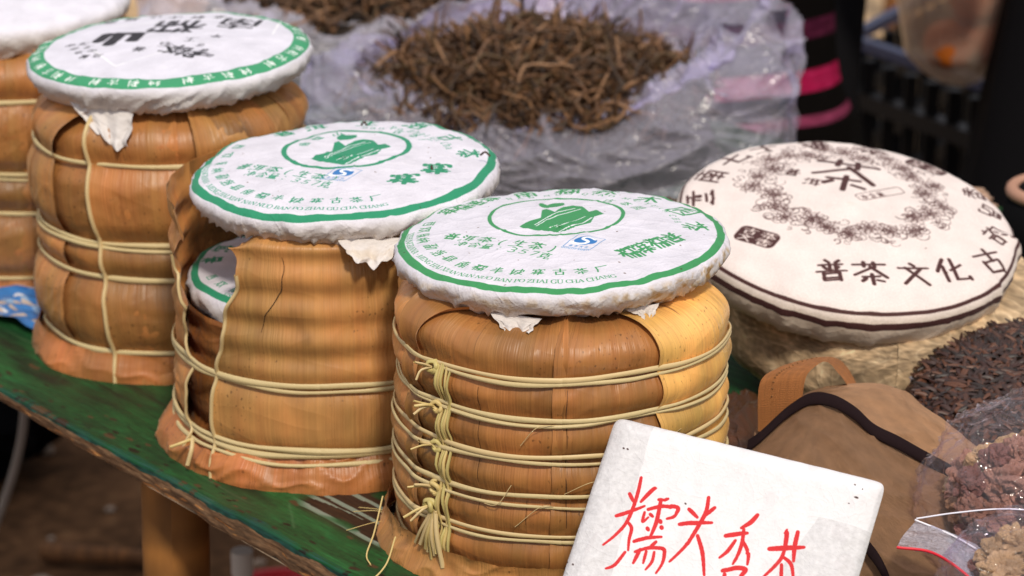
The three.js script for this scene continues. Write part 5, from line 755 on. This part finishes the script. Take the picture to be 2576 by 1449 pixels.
{
  const t = thing('plastic_bag', 'hanging pale plastic bag with orange fruit, left of the person in plain black', 'plastic bag', [0.45, 0.505, -1.37]);
  part('film', sheet(120, 90, (a, b) => { const th = a * 6.2832, r = (b < 0.12 ? Math.sqrt(b / 0.12) * 0.85 : lerp(0.85 + 0.3 * Math.sin((b - 0.12) * 2.4), 0.1, smooth(0.6, 1, b))) * 0.07, f = 1 + (0.06 + 0.16 * b) * Math.sin(th * 6 + 3 * b) * smooth(0.1, 0.6, b) + 0.1 * fbm(Math.cos(th) * 2, Math.sin(th) * 2, b * 4); return [r * f * Math.cos(th), b * 0.33, r * f * Math.sin(th) * 0.8]; }, null, true), film([0.86, 0.76, 0.64], 0.72, 0.34), t);
  part('handle', tube([V(0, 0.32, 0), V(-0.005, 0.345, 0), V(0.005, 0.36, 0.004), V(0.006, 0.375, 0.008)], 0.004, 16, 6), film([0.8, 0.72, 0.62], 0.3, 0.4), t);
  [[0.03, 0.055, 0.01, 'lower right orange fruit inside the hanging pale plastic bag'], [-0.012, 0.05, 0.018, 'lower left orange fruit inside the hanging pale plastic bag'], [0.015, 0.1, 0.015, 'uppermost orange fruit inside the hanging pale plastic bag']].forEach(([x, y, z, label]) => { const m = single('orange_fruit', bend(new THREE.SphereGeometry(0.03, 28, 20), (v) => { v.multiplyScalar(1 + 0.04 * N(v.x * 60, v.y * 60, v.z * 60)); v.y *= 0.92; }), phys(0.62, 0.16, 0.02, 0.45), label, 'fruit', 'fruit in the hanging bag'); m.position.set(0.45 + x, 0.505 + y, -1.37 + z); });
}
// ---- under the table
crumpled('sack', 'black sack in the shade under the left end of the table', 'sack', [-0.66, 0, -1.5], [0.13, 0.16, 0.12], 31, cloth(0.004, 0.004, 0.005), 0.22, 'sackcloth');
single('cord', tube([V(-0.5, 0.42, -0.86), V(-0.475, 0.36, -0.82), V(-0.5, 0.26, -0.8), V(-0.545, 0.18, -0.79), V(-0.62, 0.1, -0.76)], 0.004, 40, 8), mat(0.3, 0.26, 0.22, 0.8), 'pale cord hanging in the shade under the left end of the table', 'cord');
{ const t = thing('stick', 'pale broken stick lying on the ground under the table', 'stick', [-0.47, 0.012, -1.23]); part('wood', tube([V(-0.07, 0, -0.015), V(-0.02, 0.004, 0.002), V(0.03, 0.002, 0.004), V(0.07, 0.004, 0.016)], (q) => 0.011 - 0.003 * q, 20, 9), mat(0.55, 0.43, 0.33, 0.9, { map: woodMap }), t); }
{ const t = thing('plastic_pipe', 'upright white plastic pipe under the table right of the table leg', 'pipe', [-0.243, 0, -0.45]); part('tube_wall', tube([V(0, 0, 0), V(0, 0.13, 0), V(0, 0.26, 0), V(0, 0.385, 0)], 0.0072, 20, 16), mat(0.62, 0.58, 0.52, 0.5), t); part('collar', new THREE.CylinderGeometry(0.0088, 0.0088, 0.02, 18).translate(0, 0.376, 0), mat(0.62, 0.58, 0.52, 0.5), t); }
{ const t = thing('basin', 'red plastic basin on the ground, peeping out below the worn table edge', 'basin', [-0.262, 0, -1.03]); const pr = [[0.001, 0.003], [0.05, 0.003], [0.068, 0.05], [0.074, 0.052], [0.074, 0.056], [0.066, 0.055], [0.048, 0.008], [0.001, 0.008]].map(([a, b]) => new THREE.Vector2(a, b)); part('bowl', new THREE.LatheGeometry(pr, 48), mat(0.55, 0.02, 0.03, 0.4), t); part('rim', new THREE.TorusGeometry(0.073, 0.004, 8, 60).rotateX(Math.PI / 2).translate(0, 0.056, 0), mat(0.55, 0.02, 0.03, 0.4), t); }
{
  const r = rng(19), l = []; for (let i = 0; i < 260; i++) { const s = 0.004 + r() * 0.012; l.push(bend(new THREE.IcosahedronGeometry(s, 1), (v) => v.multiplyScalar(1 + 0.3 * N(v.x * 90 + i, v.y * 90, v.z * 90))).scale(1, 0.6, 1).translate(-0.9 + r() * 1.1, 0.004, -2.2 + r() * 2)); }
  const m = single('pebble_litter', join(l), mat(0.3, 0.23, 0.17, 0.95), 'small stones and litter scattered on the ground under the table', 'pebbles'); m.userData.kind = 'stuff';
}

camera.far = 200; camera.updateProjectionMatrix();
renderer.render(scene, camera);
